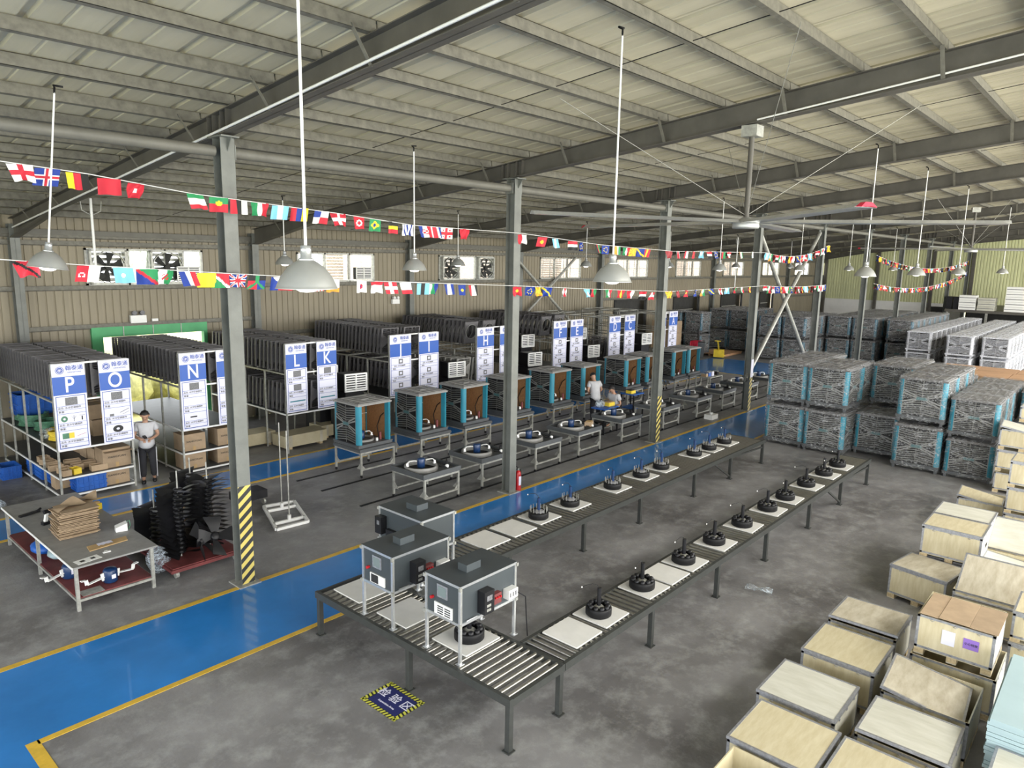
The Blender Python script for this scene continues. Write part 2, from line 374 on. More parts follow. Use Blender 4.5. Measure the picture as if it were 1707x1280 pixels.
wcol.box(-.1,-.24,0,.1,-.228,5.5).box(-.1,-.012,0,.1,0,5.5).box(-.005,-.24,0,.005,0,5.5)
wcm=wcol.mesh('wall_column',M['steel'])
for x in BX:
    if x<XE: inst('wall_column',wcm,wb,(x,YW-.02,0))
# windows
for bi in range(9):
    x0=4.96+6*bi+1.5; x1=x0+3.0
    b=MB()
    for z in (WZ0,WZ1-.05): b.box(x0,YW-.05,z,x1,YW+.05,z+.05)
    for x in (x0,x0+1.0,x0+1.95,x1-.05): b.box(x,YW-.05,WZ0,x+.05,YW+.05,WZ1)
    w=struct(b.build('window_%d'%(bi+1),M['galv']))
    for k,(a,c) in enumerate(((x0+.05,x0+1.0),(x0+1.05,x0+1.95),(x0+2.0,x1-.05))):
        if bi in (0,) and k!=1: continue
        MB().box(a,YW,WZ0+.05,c,YW+.006,WZ1-.05).build('pane',M['glass'],w)
    if bi in (1,3,5,6):
        a,c={1:(x0+1.3,x0+1.95),3:(x0,x0+1.9),5:(x0,x0+2),6:(x0,x0+2)}[bi]
        for q in range(9): MB().box(a,YW+.28,WZ0+.04+q*.1,c,YW+.32,WZ0+.11+q*.1).build('louvre_slat',M['pinkwall'],w)
    if bi>=3:
        for q in range(5): MB().box(x0+.3+q*.5,YW+.06,WZ0,x0+.325+q*.5,YW+.08,WZ1).build('window_bar',M['galv'],w)
        MB().box(x0,YW+.06,4.5,x1,YW+.08,4.52).build('window_bar',M['galv'],w)
# exhaust fans sitting in the first and third window
def exfan():
    r=thing('exhaust_fan')
    b=MB(); s=.44
    b.box(-s,-.16,-s,s,.1,-s+.05).box(-s,-.16,s-.05,s,.1,s).box(-s,-.16,-s,-s+.05,.1,s).box(s-.05,-.16,-s,s,.1,s); b.build('frame',M['galv'],r)
    b=MB()
    for k in range(24):
        a0=2*PI*k/24;a1=2*PI*(k+1)/24
        b.bar((.40*math.cos(a0),-.12,.40*math.sin(a0)),(.40*math.cos(a1),-.12,.40*math.sin(a1)),.10,.015)
    b.build('shroud',M['galv'],r)
    for k in range(6):
        a=2*PI*k/6+.3; c,s_=math.cos(a),math.sin(a); b=MB()
        b.add([(c*.06-s_*.03,-.06,s_*.06+c*.03),(c*.37-s_*.12,-.09,s_*.37+c*.12),(c*.37+s_*.10,-.02,s_*.37-c*.10),(c*.06+s_*.03,-.03,s_*.06-c*.03)],[(0,1,2,3)]); b.build('blade',M['dark'],r)
    MB().cyl((0,-.12,0),(0,.0,0),.07,n=12).build('hub',M['dark'],r)
    MB().cyl((-.2,-.16,-.22),(-.2,-.02,-.22),.09,n=12).build('motor',M['dark'],r)
    b=MB()
    for q in range(6): b.box(-.38,.06,-.36+q*.13,.38,.08,-.28+q*.13)
    b.build('shutter',M['galv'],r)
    return r
for x,l in ((6.97,'grey exhaust fan left of the foil strip in the first window from the left'),(8.45,'grey exhaust fan between foil strip and bright pane in the first window'),(19.0,'exhaust fan in the left third of the third window from the left'),(20.95,'exhaust fan in the right third of the third window from the left')):
    put('exfan',exfan,(x,YW-.02,4.51),0,l,'fan','exhaust fans in the back wall windows')
tag(MB().grid(lambda u,v:(7.50+u*.5,YW-.06+.03*math.sin(u*17+v*9)*math.cos(v*13),4.1+v*.83),8,12).build('foil_sheet',M['foil']),'crinkled foil sheet hung between the two exhaust fans in the first window','foil')
def diffuser():
    r=thing('vent_grille'); w,h=.46,.30
    b=MB(); b.box(-w/2,-.02,0,w/2,.01,.025).box(-w/2,-.02,h-.025,w/2,.01,h).box(-w/2,-.02,0,-w/2+.025,.01,h).box(w/2-.025,-.02,0,w/2,.01,h).box(-.012,-.02,0,.012,.01,h); b.build('frame',M['whitepaint'],r)
    for sx in (-1,1):
        for q in range(6): MB().box(min(sx*.012,sx*.205),-.015,.035+q*.04,max(sx*.012,sx*.205),.0,.055+q*.04).build('slat',M['whitepaint'],r)
    MB().box(-w/2+.01,.012,.01,w/2-.01,.30,h-.01).build('duct_box',M['blkpl'],r)
    return r
VG='white twin-row vent grilles on black ducts'
put('diff',diffuser,(8.98,YW-.2,4.12),0,'white louvred vent grille in the bottom right corner of the first window','vent',VG,(1.4,.6,1.4))
put('diff',diffuser,(14.9,YW-.2,4.12),0,'white louvred vent grille in the bottom right corner of the second window','vent',VG,(1.4,.6,1.4))
# green door frame, opening 1, and door leaves further on
d1=struct(MB().box(6.46,YW-.10,2.72,9.46,YW+.06,2.98).box(6.46,YW-.1,0,6.72,YW+.06,2.72).box(9.36,YW-.1,0,9.46,YW+.06,2.72).build('door_1',M['greenpaint']))
for k in range(1,4): MB().box(6.46+.75*k,YW-.115,2.72,6.48+.75*k,YW-.1,2.98).build('frame_joint',M['galv'],d1)
for n,bi in ((2,4),(3,5),(4,6),(5,7)):
    x0=4.96+6*bi+1.5; x1=x0+(3.0 if bi!=7 else 2.25)
    d=struct(MB().box(x0-.06,YW-.06,0,x0+.06,YW+.05,2.95).box(x1-.06,YW-.06,0,x1+.06,YW+.05,2.95).box(x0,YW-.06,2.85,x1,YW+.05,2.95).build('door_%d'%n,M['dark']))
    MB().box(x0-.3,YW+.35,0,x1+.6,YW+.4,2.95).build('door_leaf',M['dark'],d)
    for q in range(1,4): MB().box(x0+.06,YW+.30,q*.7,x1-.06,YW+.35,q*.7+.05).build('door_bar',M['galv'],d)
el=thing('emergency_light','twin-lamp emergency light above the green door frame','light',(7.62,YW-.08,3.05))
MB().box(-.2,-.03,0,.2,.06,.2).build('body',M['whitepaint'],el); 
for s in (-1,1): MB().cyl((s*.1,-.06,.27),(s*.1,.03,.25),.06,n=10).build('lamp_head',M['signg'],el)
tag(MB().box(7.98,YW-.06,3.02,8.14,YW,3.14).build('wall_box',M['whitepaint']),'small white switch box right of the emergency light','switch')
el2=thing('emergency_light','twin-lamp emergency light above the black panels of the rack nearest the second pillar','light',(16.35,YW-.08,3.25))
MB().box(-.16,-.03,0,.16,.06,.16).build('body',M['whitepaint'],el2)
for s in (-1,1): MB().cyl((s*.08,-.06,.22),(s*.08,.03,.2),.05,n=10).build('lamp_head',M['whitepaint'],el2)
# end wall
we=struct(MB().box(XE,10.9,0,XE+.2,YW+.1,3.25).box(XE,9.9,0,XE+.2,10.9,2.75).build('wall_end',M['white']))
gs=MB(); prof=[]
for k in range(4):
    y=k*.1875; prof+=[(y,0),(y+.02,.03),(y+.06,.03),(y+.08,0)]
prof.append((.75,0)); n=len(prof)
gs.add([(d,y,z) for z in (2.2,8.0) for y,d in prof],[(i,n+i,n+i+1,i+1) for i in range(n-1)])
gsm=gs.mesh('wall_sheet',M['greenwall'])
for k in range(29): inst('wall_sheet',gsm,we,(XE-.05,-1.4+k*.75,0))
for y in (19.9,16,12.2,9.7,6): MB().box(XE-.3,y-.1,0,XE-.06,y+.1,6.2).build('end_column',M['rafter'],we)
MB().box(XE-.02,11.1,0,XE+.02,12.1,1.95).build('doorway',M['text'],we)
# mezzanine at the right end
mz=thing('mezzanine','dark steel mezzanine deck at the right end of the end wall','platform',(0,0,0))
MB().box(52,-1,2.12,XE-.32,9.55,2.28).build('deck',M['rafter'],mz)
for y in (.5,4,7.3,9.4): MB().box(52,y-.06,0,52.12,y+.06,2.12).build('post',M['galv'],mz)
MB().box(58.5,0,0,58.6,9.3,2.1).build('backing_wall',M['dark'],mz)
def carton_stack(x,y,z,n,w,d,h,nm,mt,lab,grp):
    for k in range(n):
        r=thing('carton',lab%(k+1) if '%d' in lab else lab,'box',(x,y,z+k*h),random.uniform(-.04,.04),grp)
        MB().box(-d/2,-w/2,0,d/2,w/2,h-.01).build('carton_body',mt,r)
        MB().box(-d/2-.003,-w/2+.02,h*.42,-d/2,w/2-.02,h*.55).build('tape',M['signg'],r)
G='pale cartons piled on the mezzanine'
for (y,n,w,h,m) in ((5.9,5,1.1,.30,'white'),(4.7,4,1.0,.28,'white'),(7.4,3,.9,.26,'plyw'),(8.4,3,.9,.30,'white')):
    carton_stack(52.6,y,2.28,n,w,.9,h,'',M[m],'pale carton in a pile on the edge of the mezzanine deck',G)
for k,y in enumerate((9.0,9.38)):
    o=MB().box(52.2,y-.16,2.28,52.8,y+.16,3.05).build('black_case',M['blkpl']); tag(o,('black case nearest the left end of the mezzanine','black case beside the leftmost one on the mezzanine')[1-k],'case','black cases on the mezzanine')
# inner columns with cap plates, each a thing of its own
def hazard():
    m=bpy.data.materials.new('hazard_tape'); m.use_nodes=True; N=m.node_tree.nodes; L=m.node_tree.links
    tc=N.new('ShaderNodeTexCoord'); w=N.new('ShaderNodeTexWave'); mp=N.new('ShaderNodeMapping'); mp.inputs['Rotation'].default_value=(0,math.radians(40),0)
    w.bands_direction='Z'; w.inputs['Scale'].default_value=2.6; w.inputs['Distortion'].default_value=0
    L.new(tc.outputs['Object'],mp.inputs[0]); L.new(mp.outputs[0],w.inputs['Vector'])
    r=N.new('ShaderNodeValToRGB'); r.color_ramp.interpolation='CONSTANT'; r.color_ramp.elements[0].color=(.03,.03,.03,1); r.color_ramp.elements[1].position=.5; r.color_ramp.elements[1].color=(.62,.50,.13,1)
    L.new(w.outputs['Fac'],r.inputs[0]); L.new(r.outputs[0],N['Principled BSDF'].inputs['Base Color']); return m
HZ=hazard()
ORD=['nearest','second','third','fourth','fifth','sixth','seventh','eighth','ninth','tenth']
ss_cols=[]
for k in range(-1,10):
    x=4.96+6*k
    if x>XE: break
    lab='grey steel column beyond the left picture edge' if k<0 else '%s grey steel column beside the blue lane%s'%(ORD[k],{0:', with hazard stripes at its foot',1:', fire extinguisher at its foot',2:', narrow hazard stripes at its foot',3:', a white notice on it'}.get(k,', counted from the camera'))
    c=thing('steel_column',lab,'column',(x,9.71,0),0,'columns beside the blue lane')
    h=RB(9.71)-.01
    MB().box(-.1,-.11,0,.1,-.098,h).box(-.1,.098,0,.1,.11,h).box(-.005,-.1,0,.005,.1,h).build('shaft',M['steel'],c)
    MB().box(-.17,-.18,-.0,.17,.18,.02).build('base_plate',M['galv'],c)
    MB().box(-.13,-.2,h-.02,.13,.2,h).build('cap_plate',M['steel'],c)
    MB().prism([(-.11,h-.02),(-.23,h-.02),(-.11,h-.2)],-.006,.006,0,0).build('gusset',M['steel'],c)
    if k in (0,2,3): MB().box(-.1,-.1145,.03,.1,-.1105,1.55 if k==0 else 1.3).build('hazard_tape',HZ,c)
    if k==3: MB().box(-.09,-.125,1.15,.09,-.1146,1.75).build('notice',M['signw'],c)
    if k>=0 and x<XE-4:
        t=thing('tie_pipe','round grey tie pipe under the roof from the %s to the %s column'%(ORD[k],ORD[min(k+1,9)]),'pipe',(x,9.71,6.28),0,'tie pipes between the columns')
        MB().cyl((.12,0,0),(5.86,0,0),.075,n=12,sm=True).build('pipe',M['pipe'],t)
        for e in (.11,5.85): MB().box(e,-.1,-.1,e+.015,.1,.1).build('end_plate',M['steel'],t)
tp=thing('tie_pipe','round grey tie pipe left of the nearest column','pipe',(-1.04,9.71,6.28),0,'tie pipes between the columns')
MB().cyl((.12,0,0),(5.86,0,0),.075,n=12).build('pipe',M['pipe'],tp)
for a,b,l in (((22.85,1.1),(28.7,6.1),'sloping brace pipe rising right from the foot of the fourth column'),((23.1,6.15),(28.8,1.1),'sloping brace pipe falling right from the top of the fourth column')):
    dy=-.02 if a[1]<3 else .09
    t=thing('brace_pipe',l,'brace',(a[0],9.75+dy,0)); MB().cyl((0,0,a[1]),(b[0]-a[0],0,b[1]),.07,n=12).build('pipe',M['galv'],t)
    for q,z in ((0,a[1]),(b[0]-a[0],b[1])): MB().box(q-.1,-.01,z-.1,q+.1,.01,z+.1).build('end_plate',M['steel'],t)
# brace pipes at the back wall bay
for a,b,l in (((22.4,5.0),(26.5,2.0),'brace pipe falling right on the back wall behind the racks'),((26.8,5.0),(22.5,2.0),'brace pipe falling left on the back wall behind the racks')):
    t=thing('brace_pipe',l,'brace',(a[0],YW-.35+(.14 if a[0]>25 else 0),0)); MB().cyl((0,0,a[1]),(b[0]-a[0],0,b[1]),.06,n=10).build('pipe',M['galv'],t)
# =================== CONVEYORS ===================
ZR=.60
def conveyor(name,label,x0,y0,x1,y1,axis,legs,braces=()):
    """axis: direction the goods travel; rollers lie across it"""
    t=thing(name,label,'conveyor',(x0,y0,0),0,'roller conveyor sections in a U')
    Lx,Ly=x1-x0,y1-y0; b=MB(); rail=.045
    if axis=='x':
        for y in (0,Ly-rail): b.box(0,y,ZR-.085,Lx,y+rail,ZR+.004); 
        b.box(0,rail,ZR-.085,rail,Ly-rail,ZR-.03).box(Lx-rail,rail,ZR-.085,Lx,Ly-rail,ZR-.03)
    else:
        for x in (0,Lx-rail): b.box(x,0,ZR-.085,x+rail,Ly,ZR+.004)
        b.box(rail,0,ZR-.085,Lx-rail,rail,ZR-.005).box(rail,Ly-rail,ZR-.085,Lx-rail,Ly,ZR-.005)
    b.build('frame',M['convrail'],t)
    pitch=.1; L=Lx if axis=='x' else Ly; W_=(Ly if axis=='x' else Lx)-2*rail
    me=MB().cyl((0,0,0),(0,W_,0) if axis=='x' else (W_,0,0),.027,n=10).mesh('roller',M['roller'])
    n=int((L-.1)/pitch)
    for k in range(n):
        s=.08+k*pitch
        inst('roller',me,t,(s,rail,ZR-.02) if axis=='x' else (rail,s,ZR-.02))
    lm=MB().box(-.03,-.03,.01,.03,.03,ZR-.085).box(-.05,-.05,0,.05,.05,.012).mesh('leg',M['convrail'])
    for (x,y) in legs: inst('leg',lm,t,(x-x0,y-y0,0))
    for a,c in braces: MB().bar((a[0]-x0,a[1]-y0,a[2]),(c[0]-x0,c[1]-y0,c[2]),.035,.035).build('brace',M['convrail'],t)
    return t
conveyor('roller_conveyor','short near section of roller conveyor joining the two long arms under the grey test boxes',4.84,4.22,5.74,7.63,'y',[(4.88,4.26),(4.88,5.80),(4.88,7.58),(5.70,4.26),(5.70,7.58)])
conveyor('roller_conveyor','long roller conveyor arm on the camera side, ending near the wrapped coolers',5.75,4.22,17.12,4.88,'x',[(x,y) for x in (7.63,9.52,11.33,13.36,15.19,17.06) for y in (4.26,4.84)],[((14.3,4.26,.52),(15.15,4.26,.08)),((15.25,4.26,.50),(17.0,4.26,.42))])
conveyor('roller_conveyor','long roller conveyor arm alongside the blue lane',5.75,6.66,17.14,7.63,'x',[(x,y) for x in (7.6,9.52,11.33,13.5,15.24,17.05) for y in (6.70,7.58)],[((14.4,6.70,.52),(15.2,6.70,.08)),((15.3,6.70,.50),(17.0,6.70,.42))])
def board():
    r=thing('white_board'); MB().box(-.25,-.25,0,.25,.25,.018).build('board_top',M['board'],r)
    MB().box(-.252,-.252,-.001,.252,.252,.004).build('edge_band',M['galv'],r); return r
def rotor(kind):
    def f():
        r=thing('fan_motor'); R=.175
        b=MB(); b.lathe([(.0,0),(R*.93,0),(R,.012),(R,.095),(R*.96,.11),(R*.80,.115),(R*.80,.07),(.06,.07),(.0,.07)],28); b.build('rotor_drum',M['black'],r)
        if kind=='pins':
            for k in range(14):
                a=2*PI*k/14; MB().cyl((.145*math.cos(a),.145*math.sin(a),.10),(.148*math.cos(a),.148*math.sin(a),.20),.005,n=5).build('pin',M['galv'],r)
            b=MB().lathe([(.0,.075),(.10,.075),(.10,.12),(.06,.14),(0,.14)],18); b.build('stator',M['signg'],r)
        else:
            for k in range(10):
                a=2*PI*k/10; c=(.125*math.cos(a),.125*math.sin(a),.12); 
                b=MB().lathe([(0,-.05),(.030,-.05),(.036,-.01),(.032,.015),(.016,.025),(0,.025)],8,0,c); b.build('coil_lobe',M['blkpl'],r)
            MB().lathe([(0,.07),(.07,.07),(.075,.10),(.04,.12),(0,.12)],14).build('stator',M['galv'],r)
        b=MB().cyl((0,0,.1),(0,0,.35),.028,n=12); b.build('shaft',M['bluemt'] if kind=='pins' else M['blkpl'],r)
        b=MB(); b.tube([(0,0,.33),(-.01,.01,.38),(-.05,.03,.42),(-.12,.05,.43),(-.18,.07,.41)] if kind=='pins' else [(0,0,.33),(-.02,.02,.38),(-.08,.05,.40),(-.17,.09,.38),(-.21,.11,.36)],.004,5); b.build('lead',M['blkpl'],r)
        MB().lathe([(0,-.010),(.009,-.008),(.009,.010),(0,.010)],6,0,(-.18,.07,.41) if kind=='pins' else (-.21,.11,.36)).build('connector',M['whitepaint'],r)
        return r
    return f
ZB=ZR+.008
BG='white boards riding on the rollers'; MG='black fan motors on white boards'
bk=[8.92,9.80,11.15,12.18,12.98,14.44,15.17,15.97]; fr=[6.87,7.88,9.02,10.0,11.02,12.07,12.90,13.98,15.0,15.87]
o_=['first','second','third','fourth','fifth','sixth','seventh','eighth','ninth','tenth']
for i,x in enumerate(bk):
    put('board',board,(x+.06,7.25,ZB),0,'white board under the %s pin-topped fan motor from the near end, lane-side arm'%o_[i],'board',BG,(1.1,1.04,1))
    put('rp',rotor('pins'),(x,7.22,ZB+.02),random.uniform(-.6,.6),'black fan motor with upright pins, %s from the near end, lane-side arm'%o_[i],'motor',MG,(.98,.98,.98))
for i,x in enumerate(fr):
    put('board',board,(x+.04,4.56,ZB),random.uniform(-.03,.03),'white board under the %s fan motor from the near end, camera-side arm'%o_[i],'board',BG)
    put('rl',rotor('lobes'),(x,4.57,ZB+.02),random.uniform(-.8,.8),'black fan motor with round coil lobes, %s from the near end of the camera-side arm'%o_[i],'motor',MG,(.98,.98,.98) if i else (.92,.92,.98))
put('rl',rotor('lobes'),(5.38,5.33,ZB+.02),.3,'black fan motor on the board under the nearest grey test box','motor',MG)
for x,y,l,rz in ((7.62,7.21,'empty white board nearest the test boxes on the lane-side arm',0),(8.28,7.22,'second empty white board on the lane-side arm',0),(6.31,4.55,'empty white board nearest the corner on the camera-side arm',0),(8.48,4.56,'empty white board between two motors on the camera-side arm',0),(5.30,7.20,'white board at the left corner of the near conveyor section',PI/2),(5.30,6.30,'white board under the middle grey test box',PI/2),(5.36,5.36,'white board under the nearest grey test box',0)):
    put('board',board,(x,y,ZB),rz,l,'board',BG,(1.1,1.1,1) if x<8.3 and y>5 else None)
# =================== TEST BOXES ===================
def testbox(name,label,x,y,lx,ly,z0,z1,kind):
    t=thing(name,label,'machine',(x,y,ZR+.004),0,'grey test boxes in aluminium frames'); z0-=ZR;z1-=ZR; e=.03
    for (a,b_) in ((0,0),(lx-e,0),(0,ly-e),(lx-e,ly-e)):
        p=MB(); p.box(a,b_,0,a+e,b_+e,z1); p.box(a+.011,b_-.001,.01,a+e-.011,b_+e+.001,z1-.01,1).build('post',[M['alu'],M['galv']],t)
        MB().box(a-.02,b_-.02,0,a+e+.02,b_+e+.02,.012).build('foot',M['alu'],t)
    for z in (z0,z1-e):
        for y_ in (0,ly-e): MB().box(e,y_,z,lx-e,y_+e,z+e).build('rail',M['alu'],t)
        for x_ in (0,lx-e): MB().box(x_,e,z,x_+e,ly-e,z+e).build('rail',M['alu'],t)
    b=MB().box(.012,.012,z0+.012,lx-.012,ly-.012,z1-.004); cb=b.build('cabinet',M['cab'],t)
    MB().box(-.002,-.002,z1,lx+.002,ly+.002,z1+.004).build('top_plate',M['cab'],t)
    d=MB().box(lx*.32,ly*.35,z1+.004,lx*.32+(.22 if lx>ly else .2),ly*.35+(.14 if lx>ly else .22),z1+.09); d.build('duct',M['cab'],t)
    for (a,c_) in ((0,0),(lx,0),(0,ly),(lx,ly)):
        for z in (z0+.01,z1-.03): MB().cbox((a+(-.001 if a==0 else .001),c_,z),(.03,.03,.04)).build('corner_bracket',M['galv'],t)
    if kind in (2,3):  # control face on -X side
        y1=ly*.50
        sc=MB().box(-.004,y1-.08,z0+.24,.01,y1+.08,z0+.39).build('screen_bezel',M['strip'],t); MB().box(-.007,y1-.06,z0+.26,-.004,y1+.06,z0+.37).build('screen',M['screen'],sc)
        MB().cyl((0.01,ly*.78,z0+.21),(-.025,ly*.78,z0+.21),.018,n=12).build('red_button',M['red'],t)
        if kind==3:
            v=MB().box(-.004,ly*.22,z0+.035,.01,ly*.72,z0+.17).build('vent_plate',M['whitepaint'],t)
            for r_ in range(4):
                for c_ in range(2): MB().box(-.006,ly*(.27+c_*.2),z0+.05+r_*.026,-.003,ly*(.43+c_*.2),z0+.063+r_*.026).build('slot',M['text'],v)
        else:
            v=MB().box(-.004,ly*.25,z0+.04,.01,ly*.72,z0+.16).build('meter_plate',M['whitepaint'],t)
            MB().box(-.007,ly*.45,z0+.05,-.003,ly*.68,z0+.15).build('meter_display',M['text'],v)
        # -Y side: inverter, socket, cable gland
        iv=MB().box(lx*.30,-.10,z0+.07,lx*.47,.01,z0+.33).build('inverter',M['blkpl'],t)
        MB().box(lx*.34,-.103,z0+.22,lx*.43,-.1,z0+.28).build('inverter_display',M['signg'],iv)
        for q in range(2): MB().box(lx*.34,-.103,z0+.10+q*.05,lx*.41,-.1,z0+.13+q*.05).build('inverter_keypad',M['galv'],iv)
        rs=MB().box(lx*.52,-.05,z0+.10,lx*.66,.01,z0+.22).build('switch_box',M['darkred'],t)
        for q in range(3): MB().cyl((lx*(.55+q*.04),-.05,z0+.18),(lx*(.55+q*.04),-.07,z0+.18),.012,n=8).build('switch_knob',M['red'],rs)
        st=MB().box(lx*.76,-.08,z0+.09,lx*.93,.01,z0+.20).build('socket_strip',M['whitepaint'],t)
        for q in range(3): MB().box(lx*(.78+q*.05),-.086,z0+.12,lx*(.80+q*.05),-.08,z0+.17).build('socket',M['signg'],st)
        c=MB(); c.tube([(lx*.93,-.08,z0+.14),(lx+.05,-.10,z0+.05),(lx+.06,-.11,z0-.2),(lx+.10,-.10,-.02)],.008,5); c.build('power_cable',M['blkpl'],t)
        MB().cyl((.08,-.015,z0+.05),(lx*.27,-.015,z0+.05),.006,n=5).build('tray_rail',M['alu'],t)
    else:
        iv=MB().box(-.09,ly*.82,z0+.12,.01,ly*.97,z0+.36).build('inverter',M['blkpl'],t); MB().box(-.093,ly*.86,z0+.25,-.09,ly*.92,z0+.31).build('inverter_display',M['signg'],iv)
        MB().box(-.04,ly*.60,z0+.06,.01,ly*.78,z0+.2).build('switch_box',M['blkpl'],t)
    return t
testbox('test_box','grey test box nearest the camera, vent plate and inverter on its sides',4.93,5.02,.90,.56,1.04,1.50,3)
testbox('test_box','middle grey test box with a small black meter display, behind the nearest one',4.91,6.12,.90,.58,1.04,1.50,2)
testbox('test_box','grey test box farthest back, standing across the lane-side arm, black inverter on its left',5.90,6.74,.60,.90,1.02,1.50,1)
# floor sticker
s=thing('floor_sign','violet floor sticker with yellow and black hatched border and white Chinese lettering','sign',(4.61,5.77,.001),0)
MB().box(-.225,-.30,0,.225,.30,.002).build('border',M['text'],s)
MB().box(-.165,-.235,.002,.165,.235,.0032).build('face',M['floorsign'],s)
def hatch(p0,p1,w,n):
    p0=Vector(p0);p1=Vector(p1);d=(p1-p0)/n;u=Vector((-d.y,d.x,0)).normalized()*w
    b=MB()
    for k in range(n):
        a=p0+d*k; sh=d*.35
        b.add([a,a+d*.55,a+d*.55+u+sh,a+u+sh],[(0,1,2,3)])
    return b
for a,c,n_ in (((-.225,-.30,.0026),(.225,-.30,.0026),9),((.225,-.30,.0026),(.225,.30,.0026),12),((.225,.30,.0026),(-.225,.30,.0026),9),((-.225,.30,.0026),(-.225,-.30,.0026),12)):
    hatch(a,c,.055,n_).build('border_hatching',M['bristol'],s)
inst('lettering',font_mesh('检 验 区',.15,M['signw'],bold=.0008),s,(.035,0,.0036),(0,0,-PI/2))
inst('lettering',font_mesh('Inspection Area',.042,M['signw']),s,(-.09,0,.0036),(0,0,-PI/2))
lb=MB()
random.seed(8)
lb.grid(lambda u,v:(u*.26-.13,(v-.5)*(.07+.08*abs(u-.5)*2),.012+.018*math.sin(u*11+v*6)*math.sin(v*9)+.012),14,8)
o=lb.build('plastic_wrap',M['bag'],None,(10.14,3.86,.01),(0,0,-1.3)); tag(o,'crumpled clear plastic wrap lying on the open floor','wrap'); o.scale=(1.5,1.5,1.5)
# =================== WHEELED STANDS, TRAYS, COOLERS ===================
def stand():
    r=thing('wheeled_stand'); a,b_=.46,.48; H=.585
    for x in (-a,a):
        for y in (-b_,b_):
            MB().box(x-.02,y-.02,.07,x+.02,y+.02,H).build('leg',M['galv'],r)
            c=MB().cyl((x-.012,y,.035),(x+.012,y,.035),.034,n=12).build('castor',M['blkpl'],r)
    for y in (-b_,b_): 
        MB().box(-a,y-.018,.17,a,y+.018,.205).build('rail',M['galv'],r); MB().box(-a,y-.018,H-.04,a,y+.018,H).build('rail',M['galv'],r)
    for x in (-a,a): 
        MB().box(x-.018,-b_,H-.04,x+.018,b_,H).build('rail',M['galv'],r)
        for s in (-1,1): MB().prism([(s*(b_-.02),.20),(s*(b_-.16),.20),(s*(b_-.02),.36)],x-.003,x+.003,0,0).build('gusset',M['galv'],r)
    for y in (-b_,b_):
        for s in (-1,1): MB().prism([(s*(a-.02),.16),(s*(a-.12),.19),(s*(a-.02),.30)],y-.003,y+.003,0,1).build('gusset',M['galv'],r)
    return r
def bracket(b,R=.30,w=.045):
    # white U-shaped motor arms: two arms curving up and over to the middle
    for s in (-1,1):
        pts=[(s*R,-.02,.10),(s*R,.0,.16),(s*(R-.05),.0,.20),(s*(R-.15),.0,.20),(s*.10,.0,.19)]
        for i in range(4): b.bar(pts[i],pts[i+1],w,.012)
        b.cbox((s*R,-.0,.10),(.06,w,.012))
def tray():
    r=thing('cooler_base_tray'); s=.51
    b=MB(); b.box(-s,-s,0,s,s,.03).box(-s,-s,.03,s,-s+.025,.10).box(-s,s-.025,.03,s,s,.10).box(-s,-s+.025,.03,-s+.025,s-.025,.10).box(s-.025,-s+.025,.03,s,s-.025,.10)
    b.build('base_pan',M['dkpl'],r)
    MB().lathe([(.30,.03),(.31,.11),(.33,.125),(.345,.11),(.35,.03)],28,0,(-.08,.06,0)).build('outlet_ring',M['midpl'],r)
    MB().lathe([(.0,.034),(.30,.034)],24,0,(-.08,.06,0)).build('outlet_opening',M['black'],r)
    b=MB(); bracket(b); ar=b.build('motor_arms',M['whitepaint'],r,(-.08,.06,.02),(0,0,-.35))
    MB().lathe([(0,.06),(.075,.06),(.08,.07),(.08,.24),(.072,.255),(.03,.26),(0,.26)],18,0,(-.08,.06,0)).build('motor',M['bluemt'],r)
    b=MB(); b.cyl((.30,-.30,.10),(.30,-.30,.20),.025,n=8).cyl((.38,-.22,.10),(.38,-.22,.17),.02,n=8).tube([(.30,-.30,.2),(.34,-.25,.24),(.38,-.22,.18)],.01,5); b.build('pump_fitting',M['blkpl'],r)
    MB().lathe([(0,.1),(.035,.1),(.04,.14),(.02,.16),(0,.16)],10,0,(.22,-.40,0)).build('float_valve',M['whitepaint'],r)
    b=MB(); b.tube([(.3,-.3,.11),(.2,-.2,.13),(.1,-.3,.12),(.2,-.42,.11),(.34,-.38,.12)],.012,5); b.build('hose',M['black'],r)
    return r
TX=[9.0,10.64,12.43,14.12,16.09,18.3,20.4,22.2,24.1,26.0]
SG='wheeled steel stands of the front assembly row'; TG='grey cooler base trays of the front row'
tdesc=['leftmost','second from the left','third from the left','fourth from the left, left of the second column','fifth from the left','sixth from the left','seventh from the left, behind the third column','eighth from the left','ninth from the left','rightmost']
tdesc[2]='third from the left'; tdesc[3]='fourth from the left'
for i,x in enumerate(TX):
    put('stand',stand,(x+.49,10.18+.52,0),0,'wheeled stand under a base tray, front row, %s'%tdesc[i],'stand',SG)
    put('tray',tray,(x+.49,10.18+.52,.587),0,'grey base tray with blue motor, front row, %s'%tdesc[i],'tray',TG)
